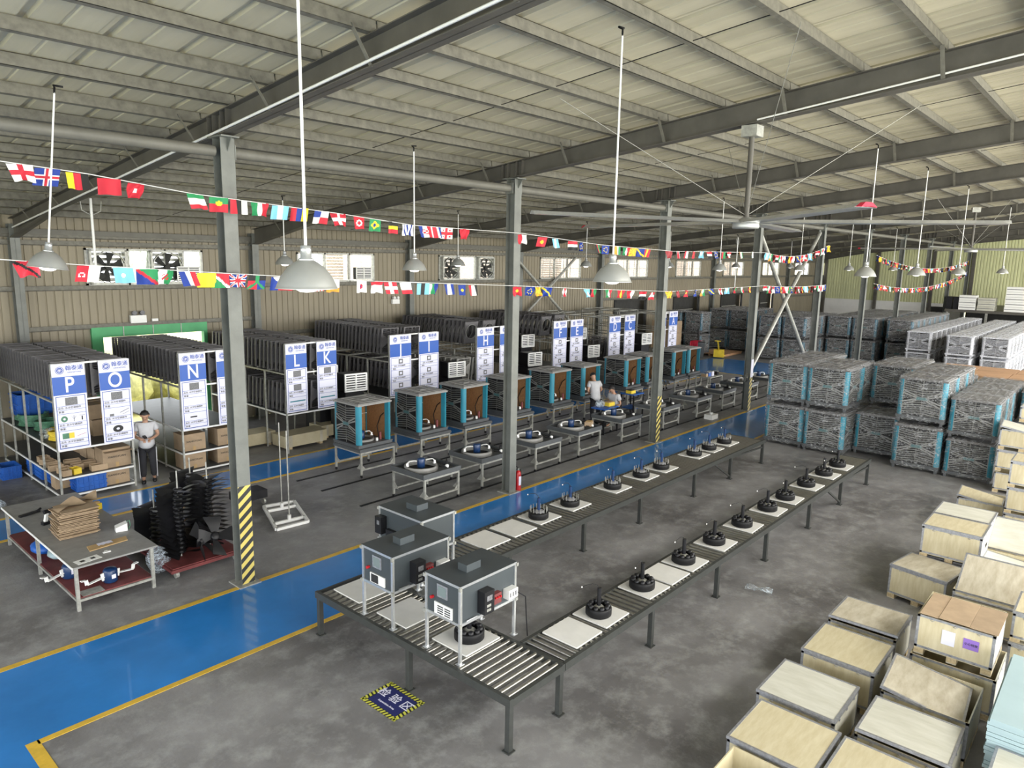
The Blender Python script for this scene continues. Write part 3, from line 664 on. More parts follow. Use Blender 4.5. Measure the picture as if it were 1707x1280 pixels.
def louvre_face(b,w,z0,z1,n,m,off,emb=.5,dark=False,badge=None):
    """chevron louvres on a face in local (u along width, z up); off: function mapping (u,d,z)"""
    h=(z1-z0)/n
    def q(u0,z0_,u1,z1_,t,d0,d1):
        vs=[off(u0,d0,z0_),off(u1,d0,z1_),off(u1,d1,z1_+t),off(u0,d1,z0_+t)]
        b.add(vs,[(0,1,2,3)],m)
        vs=[off(u0,d1,z0_+t),off(u1,d1,z1_+t),off(u1,0,z1_+t*1.1),off(u0,0,z0_+t*1.1)]
        b.add(vs,[(0,1,2,3)],m)
    for k in range(n):
        z=z0+h*k
        q(-w/2,z+h*.15,0,z+h*.15-(.05 if k>=n/2 else -.05),h*.42,.012,.030); q(0,z+h*.15-(.05 if k>=n/2 else -.05),w/2,z+h*.15,h*.42,.012,.030)
    zm=(z0+z1)/2
    for s in (-1,1):
        b.add([off(s*w*.49,.031,zm-.20),off(s*w*.49,.031,zm+.20),off(s*w*.13,.031,zm+.06),off(s*w*.13,.031,zm-.06)],[(0,1,2,3)],1 if m==0 and dark else m)
        for e in (-1,1):
            for a,c in ((.20,.055),(.125,.02)):
                p=[off(s*w*.49,.035,zm+e*a),off(s*w*.49,.035,zm+e*(a-.035)),off(s*w*.13,.035,zm+e*(c-.02)),off(s*w*.13,.035,zm+e*(c+.01))]
                b.add(p,[(0,1,2,3)],m)
    b.add([off(-w*.15,.036,zm-.035),off(w*.15,.036,zm-.035),off(w*.13,.036,zm+.035),off(-w*.13,.036,zm+.035)],[(0,1,2,3)],m if badge is None else badge)
    for u in (-w/2,0,w/2-.015): b.add([off(u,.033,z0),off(u+.015,.033,z0),off(u+.015,.033,z1),off(u,.033,z1)],[(0,1,2,3)],m)
def cooler_box(root,s,zb,H,body,grille,pillar,lid,openfront):
    """s half width; pillars at corners, louvred faces, ribbed lid, base skirt"""
    b=MB(); b.box(-s,-s,zb,s,s,zb+.07).box(-s-.01,-s-.01,zb+.05,s+.01,s+.01,zb+.075); b.build('base_skirt',body,root)
    z0,z1=zb+.075,zb+H-.06
    for sx in (-1,1):
        for sy in (-1,1):
            p=MB(); r_=.10; cx,cy=sx*(s-r_),sy*(s-r_); pts=[]
            for k in range(7):
                a=math.atan2(sy,sx)-PI/4+k*PI/12*1.0
                pts.append((cx+r_*math.cos(a),cy+r_*math.sin(a)))
            pts+= [(cx-sx*.05,cy+sy*r_*.999)] if False else []
            pts.append((cx-sx*.02,cy-sy*.02))
            if sx*sy<0: pts=pts
            p.prism(pts,z0,z1,0,2); p.build('corner_pillar',pillar,root)
    w=2*(s-.105)
    faces=[('-x',lambda u,d,z:(-s+.04-d,-u,z)),('+x',lambda u,d,z:(s-.04+d,u,z)),('+y',lambda u,d,z:(-u,s-.04+d,z))]
    if not openfront: faces.append(('-y',lambda u,d,z:(u,-s+.04-d,z)))
    for n_,f in faces:
        if openfront and n_=='+y': continue
        b=MB(); b.add([f(-w/2-.02,0,z0),f(w/2+.02,0,z0),f(w/2+.02,0,z1),f(-w/2-.02,0,z1)],[(0,1,2,3)],1)
        louvre_face(b,w,z0+.01,z1-.01,16,0,f,.5,True,2); b.build('louvre_panel',[grille,M['black'],M['badge'] if grille!=M['silver'] else M['panelpl']],root)
    b=MB(); zt=zb+H-.06
    b.box(-s,-s,zt,s,s,zt+.04); b.box(-s+.03,-s+.03,zt+.04,s-.03,s-.03,zt+.055)
    for k in range(5): b.box(-s+.12,-s+.14+k*(2*s-.28)/4-.02,zt+.055,s-.12,-s+.14+k*(2*s-.28)/4+.02,zt+.065)
    b.box(-.1,-.1,zt+.055,.1,.1,zt+.075); b.build('lid',lid,root)
    return z0,z1
def cooler_open():
    r=thing('air_cooler_unit'); s=.475
    z0,z1=cooler_box(r,s,0,1.02,M['dkpl'],M['grille'],M['teal'],M['midpl'],True)
    MB().box(-s+.06,s-.09,z0,s-.06,s-.03,z1).build('cooling_pad',M['pad'],r)
    MB().box(s-.09,-s+.10,z0,s-.05,s-.10,z1).build('cooling_pad',M['pad'],r)
    MB().box(-s+.05,-s+.10,z0,-s+.09,s-.10,z1).build('cooling_pad',M['pad'],r)
    b=MB(); b.tube([(-s+.09,s-.12,.62),(0,s-.12,.60),(s-.09,s-.12,.58)],.007,5); b.build('pad_wire',M['whitepaint'],r)
    b=MB(); bracket(b,.24,.04); b.build('motor_arms',M['whitepaint'],r,(-.06,-.02,.06),(0,0,-.35))
    MB().lathe([(0,.1),(.07,.1),(.075,.12),(.075,.27),(.03,.29),(0,.29)],14,0,(-.06,-.02,0)).build('motor',M['bluemt'],r)
    MB().lathe([(.26,.075),(.27,.12),(.29,.12),(.30,.075)],24,0,(-.06,-.02,0)).build('outlet_ring',M['midpl'],r)
    b=MB(); b.tube([(.30,-.2,.08),(.33,-.1,.35),(.36,-.2,.6),(.37,-.3,.68)],.012,6); b.build('water_hose',M['black'],r)
    MB().cyl((.25,-.32,.08),(.25,-.32,.26),.03,n=8).build('pump',M['darkred'],r)
    MB().cyl((.12,-.36,.08),(.12,-.36,.15),.03,n=8).build('float_valve',M['whitepaint'],r)
    return r
CX=[9.33,11.10,12.60,14.35,16.25,17.80,20.25,21.6,23.45,24.6]
cd=['leftmost','second from the left','third from the left','fourth, half hidden by the second column','fifth, right of the second column','sixth, behind the workers','seventh, left of the third column','eighth, beside the third column','ninth, right of the third column','rightmost']
for i,x in enumerate(CX):
    put('stand',stand,(x+.46,13.16,0),0,'wheeled stand under an open cooler, back row, %s'%cd[i],'stand','wheeled steel stands of the back assembly row')
    put('pan',lambda:(lambda r:(MB().box(-.51,-.51,0,.51,.51,.05).box(-.5,-.5,.05,.5,.5,.07).build('pan',M['dkpl'],r),r)[1])(thing('cooler_pan')),(x+.46,13.16,.587),0,'grey plastic pan under the open cooler, %s'%cd[i],'tray','grey pans of the back assembly row')
    put('cool',cooler_open,(x+.46,13.22,.658),0,'half-assembled teal-cornered cooler of the back row, %s'%cd[i],'cooler','half-assembled coolers in the back row')
# fire extinguisher
e=thing('fire_extinguisher','red fire extinguisher at the foot of the second column','extinguisher',(11.17,9.63,0))
MB().lathe([(0,0),(.062,0),(.065,.02),(.065,.36),(.05,.42),(.02,.45),(0,.45)],18).build('cylinder_body',M['red'],e)
MB().cyl((0,0,.45),(0,0,.50),.018,n=8).build('valve',M['galv'],e); MB().bar((0,0,.50),(-.09,-.02,.56),.02,.012).bar((0,0,.49),(-.09,-.02,.49),.02,.01).build('handle',M['blkpl'],e)
MB().tube([(.02,0,.47),(.08,0,.45),(.09,0,.3),(.08,0,.15)],.01,6).build('hose',M['blkpl'],e)
MB().grid(lambda u,v:(.067*math.cos(-2.2+u*1.5),.067*math.sin(-2.2+u*1.5),.13+.2*v),8,1).build('label_wrap',M['signw'],e)
# =================== RACKS WITH SIGNS ===================
def sign(letter,x,w,rows,label):
    t=thing('rack_sign',label,'sign',(x,15.56,1.04),0,'blue and white lettered rack signs'); H=1.71
    MB().box(0,-.012,0,w,.012,H).build('board',M['signw'],t)
    MB().box(.0,-.0135,1.10,w,-.012,1.46).build('blue_field',M['signb'],t)
    inst('lettering',font_mesh(letter,.43,M['signw'],bold=.006,res=8),t,(w/2,-.0145,1.28),(PI/2,0,0),(.80,1,1))
    # logo ring with letters, company name
    b=MB(); cx,cz=w*.24,1.585; R=.075
    for r0,r1 in ((R*.86,R),(R*.48,R*.72)):
        n=22; vs=[(cx+r*math.cos(2*PI*i/n),-.0135,cz+r*math.sin(2*PI*i/n)) for r in (r0,r1) for i in range(n)]
        b.add(vs,[(i,(i+1)%n,n+(i+1)%n,n+i) for i in range(n)])
    b.build('logo_ring',M['navy'],t)
    inst('lettering',font_mesh('G',.085,M['navy'],bold=.001,res=4),t,(cx,-.0145,cz),(PI/2,0,0))
    inst('lettering',font_mesh('翰泰通',.105,M['navy'],bold=.0008),t,(w*.68,-.0145,1.615),(PI/2,0,0))
    inst('lettering',font_mesh('HANTAITONG',.036,M['navy']),t,(w*.68,-.0145,1.535),(PI/2,0,0))
    # ruled table
    b=MB(); y=-.0135
    def L(x0,z0,x1,z1): b.add([(x0,y,z0),(x1,y,z0),(x1,y,z1),(x0,y,z1)],[(0,1,2,3)])
    L(.03,.03,.042,1.075); L(w-.042,.03,w-.03,1.075); L(.03,.03,w-.03,.042); L(.03,1.063,w-.03,1.075)
    hh=(1.063-.042)/3
    for k in range(3):
        z=.042+hh*k; L(.042,z-.003,w-.042,z+.004); L(.042,z+.075,w-.042,z+.081); L(.042,z+.15,w-.042,z+.156)
    b.build('ruled_lines',M['navy'],t)
    for k in range(3):
        z=.042+hh*k
        inst('lettering',font_mesh('品名: 水冷空调部件',.048,M['text']),t,(w*.45,-.0145,z+.115),(PI/2,0,0))
        inst('lettering',font_mesh('数量:',.048,M['text']),t,(w*.2,-.0145,z+.038),(PI/2,0,0))
    for (k,kind) in rows:
        z=.042+hh*(2-k)+.165; h=.155; y=-.0142
        if kind=='tile': MB().box(w*.33,y,z,w*.70,y+.002,z+h).build('printed_picture',M['signg'],t)
        elif kind=='tile2':
            MB().box(w*.40,y,z+.01,w*.60,y+.002,z+h-.01).build('printed_picture',M['signg'],t)
            MB().box(w*.45,y-.001,z+.045,w*.55,y,z+h-.045).build('printed_picture',M['signw'],t)
        elif kind=='coils':
            MB().lathe([(.022,0),(.06,0)],16).build('printed_picture',M['greenhose'],t,(w*.26,y,z+.075),(PI/2,0,0))
            MB().bar((w*.55,y,z+.01),(w*.55,y,z+.13),.01,.002).bar((w*.55,y,z+.05),(w*.48,y,z+.12),.008,.002).bar((w*.55,y,z+.05),(w*.62,y,z+.12),.008,.002).build('printed_picture',M['signg'],t)
            MB().bar((w*.80,y,z+.02),(w*.80,y,z+.1),.02,.002).bar((w*.72,y,z+.12),(w*.88,y,z+.12),.04,.002).build('printed_picture',M['blkpl'],t)
        elif kind=='map':
            MB().box(w*.16,y,z+.02,w*.36,y+.002,z+.13).build('printed_picture',M['greenhose'],t); MB().box(w*.36,y,z+.02,w*.52,y+.002,z+.13).build('printed_picture',M['ylw'],t)
            MB().bar((w*.6,y,z+.05),(w*.88,y,z+.09),.02,.002).build('printed_picture',M['red'],t)
        elif kind=='bars':
            MB().bar((w*.58,y,z+.06),(w*.88,y,z+.13),.035,.002).bar((w*.66,y,z+.02),(w*.88,y,z+.07),.02,.002).build('printed_picture',M['dkpl'],t); MB().box(w*.24,y,z,w*.38,y+.002,z+.05).build('printed_picture',M['signg'],t)
        elif kind=='puck': MB().lathe([(.03,0),(.09,0)],18,scx=1.1,scy=.8).build('printed_picture',M['text'],t,(w*.48,y,z+.07),(PI/2,0,0))
        elif kind=='line': MB().box(w*.14,y,z+.055,w*.88,y+.002,z+.085).build('printed_picture',M['teal'],t)
        elif kind=='pin': MB().box(w*.30,y,z+.06,w*.56,y+.002,z+.09).build('printed_picture',M['text'],t)
    return t
SD={'P':(4.26,.58,[(0,'tile'),(1,'coils'),(2,'map')]),'O':(5.09,.58,[(0,'tile'),(1,'bars'),(2,'puck')]),'N':(6.69,.58,[(0,'tile'),(2,'pin')]),'M':(7.52,.58,[(0,'tile')]),
'L':(9.26,.58,[(0,'tile'),(1,'tile'),(2,'line')]),'K':(10.14,.58,[(0,'tile'),(2,'line')]),'J':(12.48,.76,[(0,'tile2'),(1,'tile2'),(2,'tile2')]),'I':(13.54,.76,[(0,'tile2'),(1,'tile2'),(2,'tile2')]),
'H':(15.94,.76,[(0,'tile2'),(1,'tile2'),(2,'tile2')]),'G':(17.0,.76,[(0,'tile2')]),'F':(19.8,.76,[(0,'tile2'),(1,'tile2'),(2,'tile2')]),'E':(20.8,.76,[(0,'tile2'),(1,'tile2'),(2,'tile2')]),
'D':(23.3,.78,[(0,'tile2'),(1,'tile2'),(2,'tile2')]),'C':(24.4,.76,[(0,'tile2'),(1,'tile2'),(2,'tile2')]),'B':(26.95,.72,[(0,'tile2')]),'A':(27.95,.72,[(0,'tile2'),(1,'tile2'),(2,'tile2')])}
for L_,(x,w,rows) in SD.items(): sign(L_,x,w,rows,'blue and white rack sign with the letter %s'%L_)
YE=19.55
def rack(x0,x1,ys,levels,label,top=True):
    t=thing('steel_rack',label,'rack',(0,0,0),0,'white steel racks along the back wall')
    zt=2.02 if top else 2.7
    for y in ys:
        for x in (x0,x1): 
            h=2.75 if y==ys[0] else zt
            MB().box(x-.018,y-.018,0,x+.018,y+.018,h).build('post',M['galv'] ,t)
        MB().box(x0,y-.015,zt-.035,x1,y+.015,zt).build('cross_rail',M['galv'],t)
    MB().box(x0,ys[0]-.015,2.72,x1,ys[0]+.015,2.755).build('cross_rail',M['whitepaint'],t)
    for z in levels+[zt]:
        for x in (x0,x1,(x0+x1)/2): MB().box(x-.016,ys[0],z-.035,x+.016,ys[-1],z).build('side_rail',M['whitepaint'] if z<1.9 else M['galv'],t)
        MB().box(x0,ys[0]-.016,z-.035,x1,ys[0]+.016,z).build('side_rail',M['whitepaint'],t)
        if z<.95 or z in levels and z<1.2: MB().box(x0,ys[0],z-.004,x1,ys[-1],z+.004).build('shelf_deck',M['dkpl'],t)
    return t
Y5=[15.62,16.6,17.6,18.6,YE]
rack(4.27,5.65,Y5,[.10,.46,1.04],'white rack under the P and O signs, loaded with hose coils and cartons')
rack(6.70,8.08,Y5,[.08,.50,1.04],'white rack under the N sign, mostly empty shelves behind the front cartons')
rack(9.28,10.70,Y5,[1.00],'rack under the L and K signs with two tiers of dark panels')
rack(12.50,14.28,Y5,[1.00],'rack under the J and I signs with two tiers of dark panels')
rack(15.96,17.74,Y5,[1.00],'rack under the H sign with dark panels on top')
rack(19.82,21.54,Y5,[1.00],'rack under the F and E signs with round-holed panels on top')
rack(23.32,25.14,Y5,[.06,1.0,2.0],'tall bare-framed rack under the D and C signs',False)
rack(26.97,28.65,Y5,[.06,1.0,2.0],'bare-framed rack under the A sign',False)
rack(2.3,3.3,[18.3,19.0,19.7],[.46,1.04],'rack at the left picture edge behind the P rack')
def panel(kind):
    def f():
        w,h,d=.60,.74,.05
        r=thing('side_panel')
        if kind=='hole':
            b=MB(); n=28; R=.235; c=(0,.40)
            out=[(-w/2,0),(w/2,0),(w/2,h),(-w/2,h)]
            # ring around the hole filled out to the square
            vs=[];
            for i in range(n):
                a=2*PI*i/n; ca,sa=math.cos(a),math.sin(a)
                k=min((w/2)/abs(ca) if abs(ca)>1e-6 else 9,((h-c[1]) if sa>0 else c[1])/abs(sa) if abs(sa)>1e-6 else 9)
                vs.append((ca*R,-d/2,c[1]+sa*R)); vs.append((ca*k,-d/2,c[1]+sa*k))
            fs=[(2*i,2*i+1,2*((i+1)%n)+1,2*((i+1)%n)) for i in range(n)]
            b.add(vs,fs); b.add([(x,d/2,z) for x,y,z in vs],[f[::-1] for f in fs])
            b.box(-w/2,-d/2,0,-w/2+.02,d/2,h).box(w/2-.02,-d/2,0,w/2,d/2,h).box(-w/2,-d/2,h-.02,w/2,d/2,h).box(-w/2,-d/2,0,w/2,d/2,.02)
            b.build('frame_plate',M['panelpl'],r)
            b=MB()
            for k in range(24):
                a0=2*PI*k/24;a1=2*PI*(k+1)/24; b.bar((R*math.cos(a0),-.03,c[1]+R*math.sin(a0)),(R*math.cos(a1),-.03,c[1]+R*math.sin(a1)),.04,.02)
            b.build('hole_rim',M['midpl'],r)
            return r
        mt=M['panelpl'] if kind=='dark' else M['panel2']
        b=MB(); b.box(-w/2,-d/2,0,-w/2+.03,d/2,h).box(w/2-.03,-d/2,0,w/2,d/2,h).box(-w/2+.03,-d/2,h-.03,w/2-.03,d/2,h).box(-w/2+.03,-d/2,0,w/2-.03,d/2,.03); b.build('frame',mt,r)
        b=MB(); louvre_face(b,w-.06,.03,h-.03,14,0,lambda u,dd,z:(u,.01-dd,z)); b.build('louvres',mt,r)
        return r
    return f
random.seed(21)
def panel_rows(xs,y0,y1,n,z,kind,group,label,lean=0):
    w=.60
    for cx in xs:
        for k in range(n):
            y=y0+(y1-y0)*k/(n-1)
            r=put('pn'+kind,panel(kind),(cx,y+random.uniform(-.012,.012),z+random.uniform(-.008,.008)),random.uniform(-.02,.02),label,'panel',group)
            if lean: r.rotation_euler=(lean+random.uniform(-.02,.02),0,r.rotation_euler[2])
def PR(name,xs,z,kind,n,lean=.0,y0=15.78,y1=19.5):
    col='grey' if kind=='pale' else 'charcoal'
    what='panel with a round hole' if kind=='hole' else 'louvred panel'
    panel_rows(xs,y0,y1,n,z,kind,'%s panels on the %s'%(col,name),'%s %s in the %s'%(col,what,name.replace('the rack with the ','the ').replace(' signs',' rack').replace(' sign',' rack')),lean)
PR('top tier of the rack with the P and O signs',(4.62,5.30),2.03,'dark',20)
PR('top tier of the rack at the left picture edge',(3.0,2.55),2.03,'dark',8,0,18.4,19.6)
PR('top tier of the rack with the N sign',(7.05,7.73),2.03,'dark',20)
PR('top tier of the rack with the L and K signs',(9.63,10.35),2.03,'dark',20,.08)
PR('lower tier of the rack with the L and K signs',(9.63,10.35),1.02,'dark',15,.10,15.8,18.6)
PR('top tier of the rack with the J and I signs',(12.95,13.75),2.16,'dark',20,.12,16.2,19.5)
PR('lower tier of the rack with the J and I signs',(12.95,13.75),1.20,'dark',15,.12,15.9,18.8)
PR('top tier of the rack with the H sign',(16.45,17.25),2.16,'hole',17,.14,16.4,19.5)
PR('lower tier of the rack with the H sign',(16.2,15.5),1.10,'pale',10,.14,15.8,18.4)
PR('top tier of the rack with the F and E signs',(20.3,21.05),2.16,'hole',16,.14,16.4,19.5)
PR('lower tier of the rack with the D and C signs',(23.8,24.6),1.02,'dark',8,.08,15.9,18.0)
# white vent grilles on black ducts between the racks
for x,y,z,l,s in ((11.35,15.6,1.33,'right of the K sign',1.3),(11.2,16.6,1.55,'behind and above the one right of the K sign',1),(15.1,15.6,1.30,'between the I and H signs',1.25),(18.85,15.6,1.27,'left of the F sign',1.25),(19.4,16.4,1.8,'up behind the F sign, left',1.2),(22.35,15.6,1.25,'between the E and D signs',1.25),(22.6,16.4,1.85,'up between the E and D signs',1.2),(26.2,15.6,1.45,'right of the C sign',1.25)):
    put('diff',diffuser,(x,y,z),-.15,'white vent grille on black duct, %s'%l,'vent',VG,(s*1.1,s*1.2,s*1.25))
    tag(MB().box(-.3,.05,0,.3,.75,z-.02).build('black_duct_stack',M['blkpl'],None,(x,y,0)),'black duct boxes under the grille %s'%l,'ducts','black duct stacks under the vent grilles')
# rack contents
def carton(w=.5,d=.4,h=.36,mt='card',txt='XIANGYUAN',flap=False):
    def f():
        r=thing('carton'); b=MB().box(-w/2,-d/2,0,w/2,d/2,h); b.build('box_body',M[mt],r)
        MB().box(-.03,-d/2-.002,h*.0,.03,-d/2,h*.25).box(-.03,-d/2-.002,h,.03,d/2,h+.002).build('tape',M['cardd'],r)
        if txt: inst('lettering',font_mesh(txt,.06,M['text']),r,(0,-d/2-.003,h*.55),(PI/2,0,0))
        if flap: MB().box(-w/2,-d/2-.16,h-.05,w/2,-d/2-.005,h-.044).build('flap',M[mt],r)
        return r
    return f
CG='brown cartons on the racks'
cl=[('c1',.54,.45,.40,(5.36,15.95,.47),'carton with an open flap on the middle shelf under the O sign',True),('c2',.50,.45,.36,(5.33,15.95,.105),'carton on the bottom shelf under the O sign',False),
('c3',.52,.45,.38,(6.99,15.95,.51),'carton on the middle shelf under the N sign',False),('c4',.50,.45,.36,(6.99,15.95,.09),'carton on the bottom shelf under the N sign',False),
('c5',.5,.5,.4,(7.78,15.95,.51),'carton on the middle shelf beside the nearest column',False),('c6',.5,.5,.4,(7.78,16.0,.09),'carton on the bottom shelf beside the nearest column',False)]
for key,w,d,h,loc,l,fp in cl: put(key,carton(w,d,h,'card','XIANGYUAN',fp),loc,0,l,'box',CG)
k=0
for y in (16.5,17.0,17.5,18.0,18.5):
    for z,sz in ((.47,.8),(1.05,.9),(1.42,.8)):
        k+=1; put('c7',carton(.46,.42,.38,'card','',False),(5.34+random.uniform(-.04,.04),y,z),random.uniform(-.06,.06),'plain brown carton stacked deeper inside the rack behind the O sign','box','cartons behind the O sign',(1,1,sz))
for k,(x,y) in enumerate(((5.35,17.0),(4.75,16.9),(4.6,17.9),(5.3,18.2))): put('c7',carton(.46,.42,.38,'card','',False),(x,y,.105),random.uniform(-.1,.1),'plain brown carton on the bottom shelf deeper inside the P and O rack','box','cartons deep in the P and O rack',(1,1,.9))
for k,(x,y,w) in enumerate(((4.42,15.80,.16),(4.60,15.82,.15),(5.02,15.8,.3),(4.46,16.02,.22),(4.72,16.1,.2),(4.97,16.2,.24),(4.4,16.35,.25),(4.75,16.5,.3),(4.42,16.7,.2),(4.4,16.95,.2),(4.42,17.2,.2))):
    b=MB().box(-w/2,-.09,0,w/2,.09,.01).box(-w/2,-.09,.01,w/2,-.082,.12).box(-w/2,.082,.01,w/2,.09,.12).box(-w/2,-.082,.01,-w/2+.008,.082,.12).box(w/2-.008,-.082,.01,w/2,.082,.12).box(-w/2+.01,-.08,.01,w/2-.01,.08,.07,1)
    o=b.build('parts_box',[M['ylw'] if k==1 else M['card'],M['plyw']],None,(x,y,.465),(0,0,random.uniform(-.3,.3))); tag(o,'yellow open parts box at the front of the middle shelf of the P rack' if k==1 else 'small open cardboard parts box on the middle shelf of the P rack','box','small parts boxes on the P rack')
def crate():
    r=thing('plastic_crate'); w,d,h=.5,.36,.28; b=MB(); t=.012
    b.box(-w/2,-d/2,0,w/2,d/2,t).box(-w/2,-d/2,t,w/2,-d/2+t,h).box(-w/2,d/2-t,t,w/2,d/2,h).box(-w/2,-d/2+t,t,-w/2+t,d/2-t,h).box(w/2-t,-d/2+t,t,w/2,d/2-t,h); b.build('tub',M['bluecr'],r)
    b=MB()
    for z in (.06,.14,h-.03): b.box(-w/2-.012,-d/2-.012,z,w/2+.012,-d/2,z+.015).box(-w/2-.012,d/2,z,w/2+.012,d/2+.012,z+.015).box(-w/2-.012,-d/2,z,-w/2,d/2,z+.015).box(w/2,-d/2,z,w/2+.012,d/2,z+.015)
    for k in range(6): b.box(-w/2+.03+k*.085,-d/2-.012,0,-w/2+.04+k*.085,-d/2,h)
    for k in range(5): b.box(-w/2-.012,-d/2+.03+k*.07,0,-w/2,-d/2+.04+k*.07,h)
    b.build('ribs',M['bluecr'],r); return r
for x,y,z,l,s in ((4.83,15.86,.105,'blue crate on the bottom shelf under the P sign',1.1),(4.55,16.75,.105,'second blue crate on the bottom shelf of the P rack, behind a carton',1),(4.5,17.3,.105,'third blue crate on the bottom shelf of the P rack',1),(4.5,17.85,.105,'fourth blue crate on the bottom shelf of the P rack',1),(4.0,18.2,.0,'blue crate on the floor left of the P rack',1),(4.78,18.75,1.25,'large blue tub behind the hose coils',1.7)):
    put('crate',crate,(x,y,z),PI/2 if x<4.7 else 0,l,'crate','blue plastic crates',(s,s,s))
put('c8',carton(.26,.3,.3,'card','',False),(4.45,16.3,.105),0,'small upright carton between the blue crates on the bottom shelf','box',CG)
def coil(R,r,n,h,mt):
    b=MB(); pts=[]
    for i in range(n*20+1):
        a=2*PI*i/20; rr=R+.02*math.sin(a*3.1)+random.uniform(-.006,.006); pts.append((rr*math.cos(a),rr*math.sin(a),r+h*i/(n*20)))
    b.tube(pts,r,5); return b
for x,y,R,h,mt,l in ((4.72,15.98,.17,.26,'greenhose','dark green hose coil at the front of the shelf, left of the P sign'),(4.55,16.45,.17,.18,'ylw','yellow hose coil behind the dark green one'),(4.60,16.9,.14,.14,'ylw','smaller yellow coil beside the white bag'),(4.7,17.6,.27,.20,'greenhose','large flat green hose coil in the middle of the upper shelf'),(4.6,18.3,.28,.24,'greenhose','large flat green hose coil deeper on the upper shelf'),(4.7,19.0,.28,.26,'greenhose','green hose coil farthest back on the upper shelf'),(3.3,17.5,.28,.3,'greenhose','large green hose coil at the left picture edge')):
    random.seed(int(x*100)); n=10 if h>.2 else 7
    o=coil(R,.022,n,h,mt).build('hose_coil',M[mt],None,(x,y,1.05)); tag(o,l,'hose','hose coils on the upper shelf of the P rack')
def blob(sx,sy,sz,seed,n=14):
    random.seed(seed); ph=[random.uniform(0,6) for _ in range(6)]
    b=MB(); b.grid(lambda u,v:(lambda a,e,k:(sx*k*math.cos(a)*math.cos(e),sy*k*math.sin(a)*math.cos(e),sz*(.5+.5*k*math.sin(e))))(2*PI*u,PI*(v-.5)*.999,1+.10*math.sin(3*2*PI*u+ph[0]+4*v)+.08*math.sin(7*v+ph[1]+2*2*PI*u)),n,n)
    return b
tag(blob(.18,.16,.22,3).build('white_bag',M['bag'],None,(4.45,16.72,1.05)),'crumpled white plastic bag between hose coils on the P rack','bag')
tag(blob(.5,.4,.35,7).build('plastic_sheet_bundle',M['bag'],None,(2.9,15.95,0)),'greenish plastic sheet bundle on the floor at the left edge','bag')
for k,(x,y) in enumerate(((9.98,16.2),(11.3,16.55),(8.95,17.0))):
    r=thing('wooden_case',('long pale wooden case on the floor under the L and K rack','long pale wooden case on the floor right of the K sign','older wooden case behind the long case under the L sign')[k],'box',(x,y,0),.0,'wooden cases under the panel racks')
    MB().box(-.62,-.3,.06,.62,.3,.36).build('case_body',M['ply'],r)
    for q in (-.45,.45): MB().box(q-.04,-.3,0,q+.04,.3,.06).build('runner',M['pine'],r); MB().box(q-.04,-.31,.06,q+.04,-.3,.36).build('batten',M['plyd'],r)
# =================== LEFT WORK TABLE ===================
def T_(x,y,z): return (x,y,z)
tb=thing('work_table','long grey-topped work table on steel legs at the left','table',(2.90,10.46,0))
MB().box(0,0,.635,1.12,3.45,.66).build('table_top',M['midpl'],tb)
MB().box(-.008,0,.63,0,3.45,.665).build('edge_trim',M['whitepaint'],tb)
for x in (.05,1.05):
    for y in (.06,1.75,3.38): MB().box(x-.022,y-.022,0,x+.022,y+.022,.635).build('leg',M['galv'],tb)
for x in (.05,1.05): MB().box(x-.018,.06,.13,x+.018,3.38,.165).build('side_rail',M['galv'],tb)
for y in (.06,1.75,3.38): MB().box(.05,y-.018,.13,1.05,y+.018,.165).build('side_rail',M['galv'],tb)
MB().box(.05,.08,.165,1.05,3.38,.18).build('lower_shelf',M['darkred'],tb)
random.seed(4)
for k in range(20):
    w,d=.52+random.uniform(-.02,.04),.46+random.uniform(-.02,.03); x,y=3.36+random.uniform(-.02,.02)+k*.002,11.86+random.uniform(-.02,.02)
    b=MB(); tw=random.uniform(-.006,.006)
    b.grid(lambda u,v:((u-.5)*w,(v-.5)*d,tw*math.sin(u*6)+.01),6,4,0,False); b.grid(lambda u,v:((.5-u)*w,(v-.5)*d,tw*math.sin((1-u)*6)-.0),6,4,0,False); b.box(-w/2,-d/2,-.0,w/2,d/2,.01)
    o=b.build('cardboard_sheet',M['card'],None,(x,y,.668+k*.0205),(0,0,-.02+random.uniform(-.08,.08))); tag(o,'folded brown cardboard sheet in the tall stack on the left work table','cardboard','cardboard sheets stacked on the work table')
for k,(x,y,z,rz,w,d) in enumerate(((3.30,11.95,1.09,.3,.44,.30),(3.62,12.15,1.085,-.3,.34,.28),(3.55,12.45,.69,.2,.4,.35))):
    b=MB().grid(lambda u,v:((u-.5)*w,(v-.5)*d,.03*math.sin(u*5+v*3)+.05*(u-.5)),8,5).grid(lambda u,v:((.5-u)*w,(v-.5)*d,.03*math.sin((1-u)*5+v*3)+.05*(.5-u)-.008),8,5)
    o=b.build('cardboard_offcut',M['card'],None,(x,y,z),(0,0,rz)); tag(o,('warped cardboard offcut on top of the stack','cardboard offcut leaning off the right of the stack','cardboard offcut on the table behind the stack')[k],'cardboard')
tag(MB().prism([(-.28,-.08),(.26,-.10),(.32,.06),(-.22,.12)],0,.012,0,2).build('kraft_sheet',M['cardd'],None,(3.52,11.02,.662),(0,0,.15)),'flat kraft sheet with a loose paper on it at the near end of the table','cardboard')
tag(MB().grid(lambda u,v:((u-.5)*.2,(v-.5)*.1,.004+.01*abs(math.sin(u*9+v*7))),6,4).build('paper',M['signw'],None,(3.5,11.03,.676)),'crumpled paper scrap on the kraft sheet','paper')
tag(MB().box(-.16,-.08,0,.16,.08,.003).box(-.1,-.03,.003,-.04,.03,.0035,1).box(.04,-.03,.003,.1,.03,.0035,1).build('paper_note',[M['whitepaint'],M['text']],None,(3.14,10.63,.661),(0,0,.15)),'white printed note at the near corner of the table','paper')
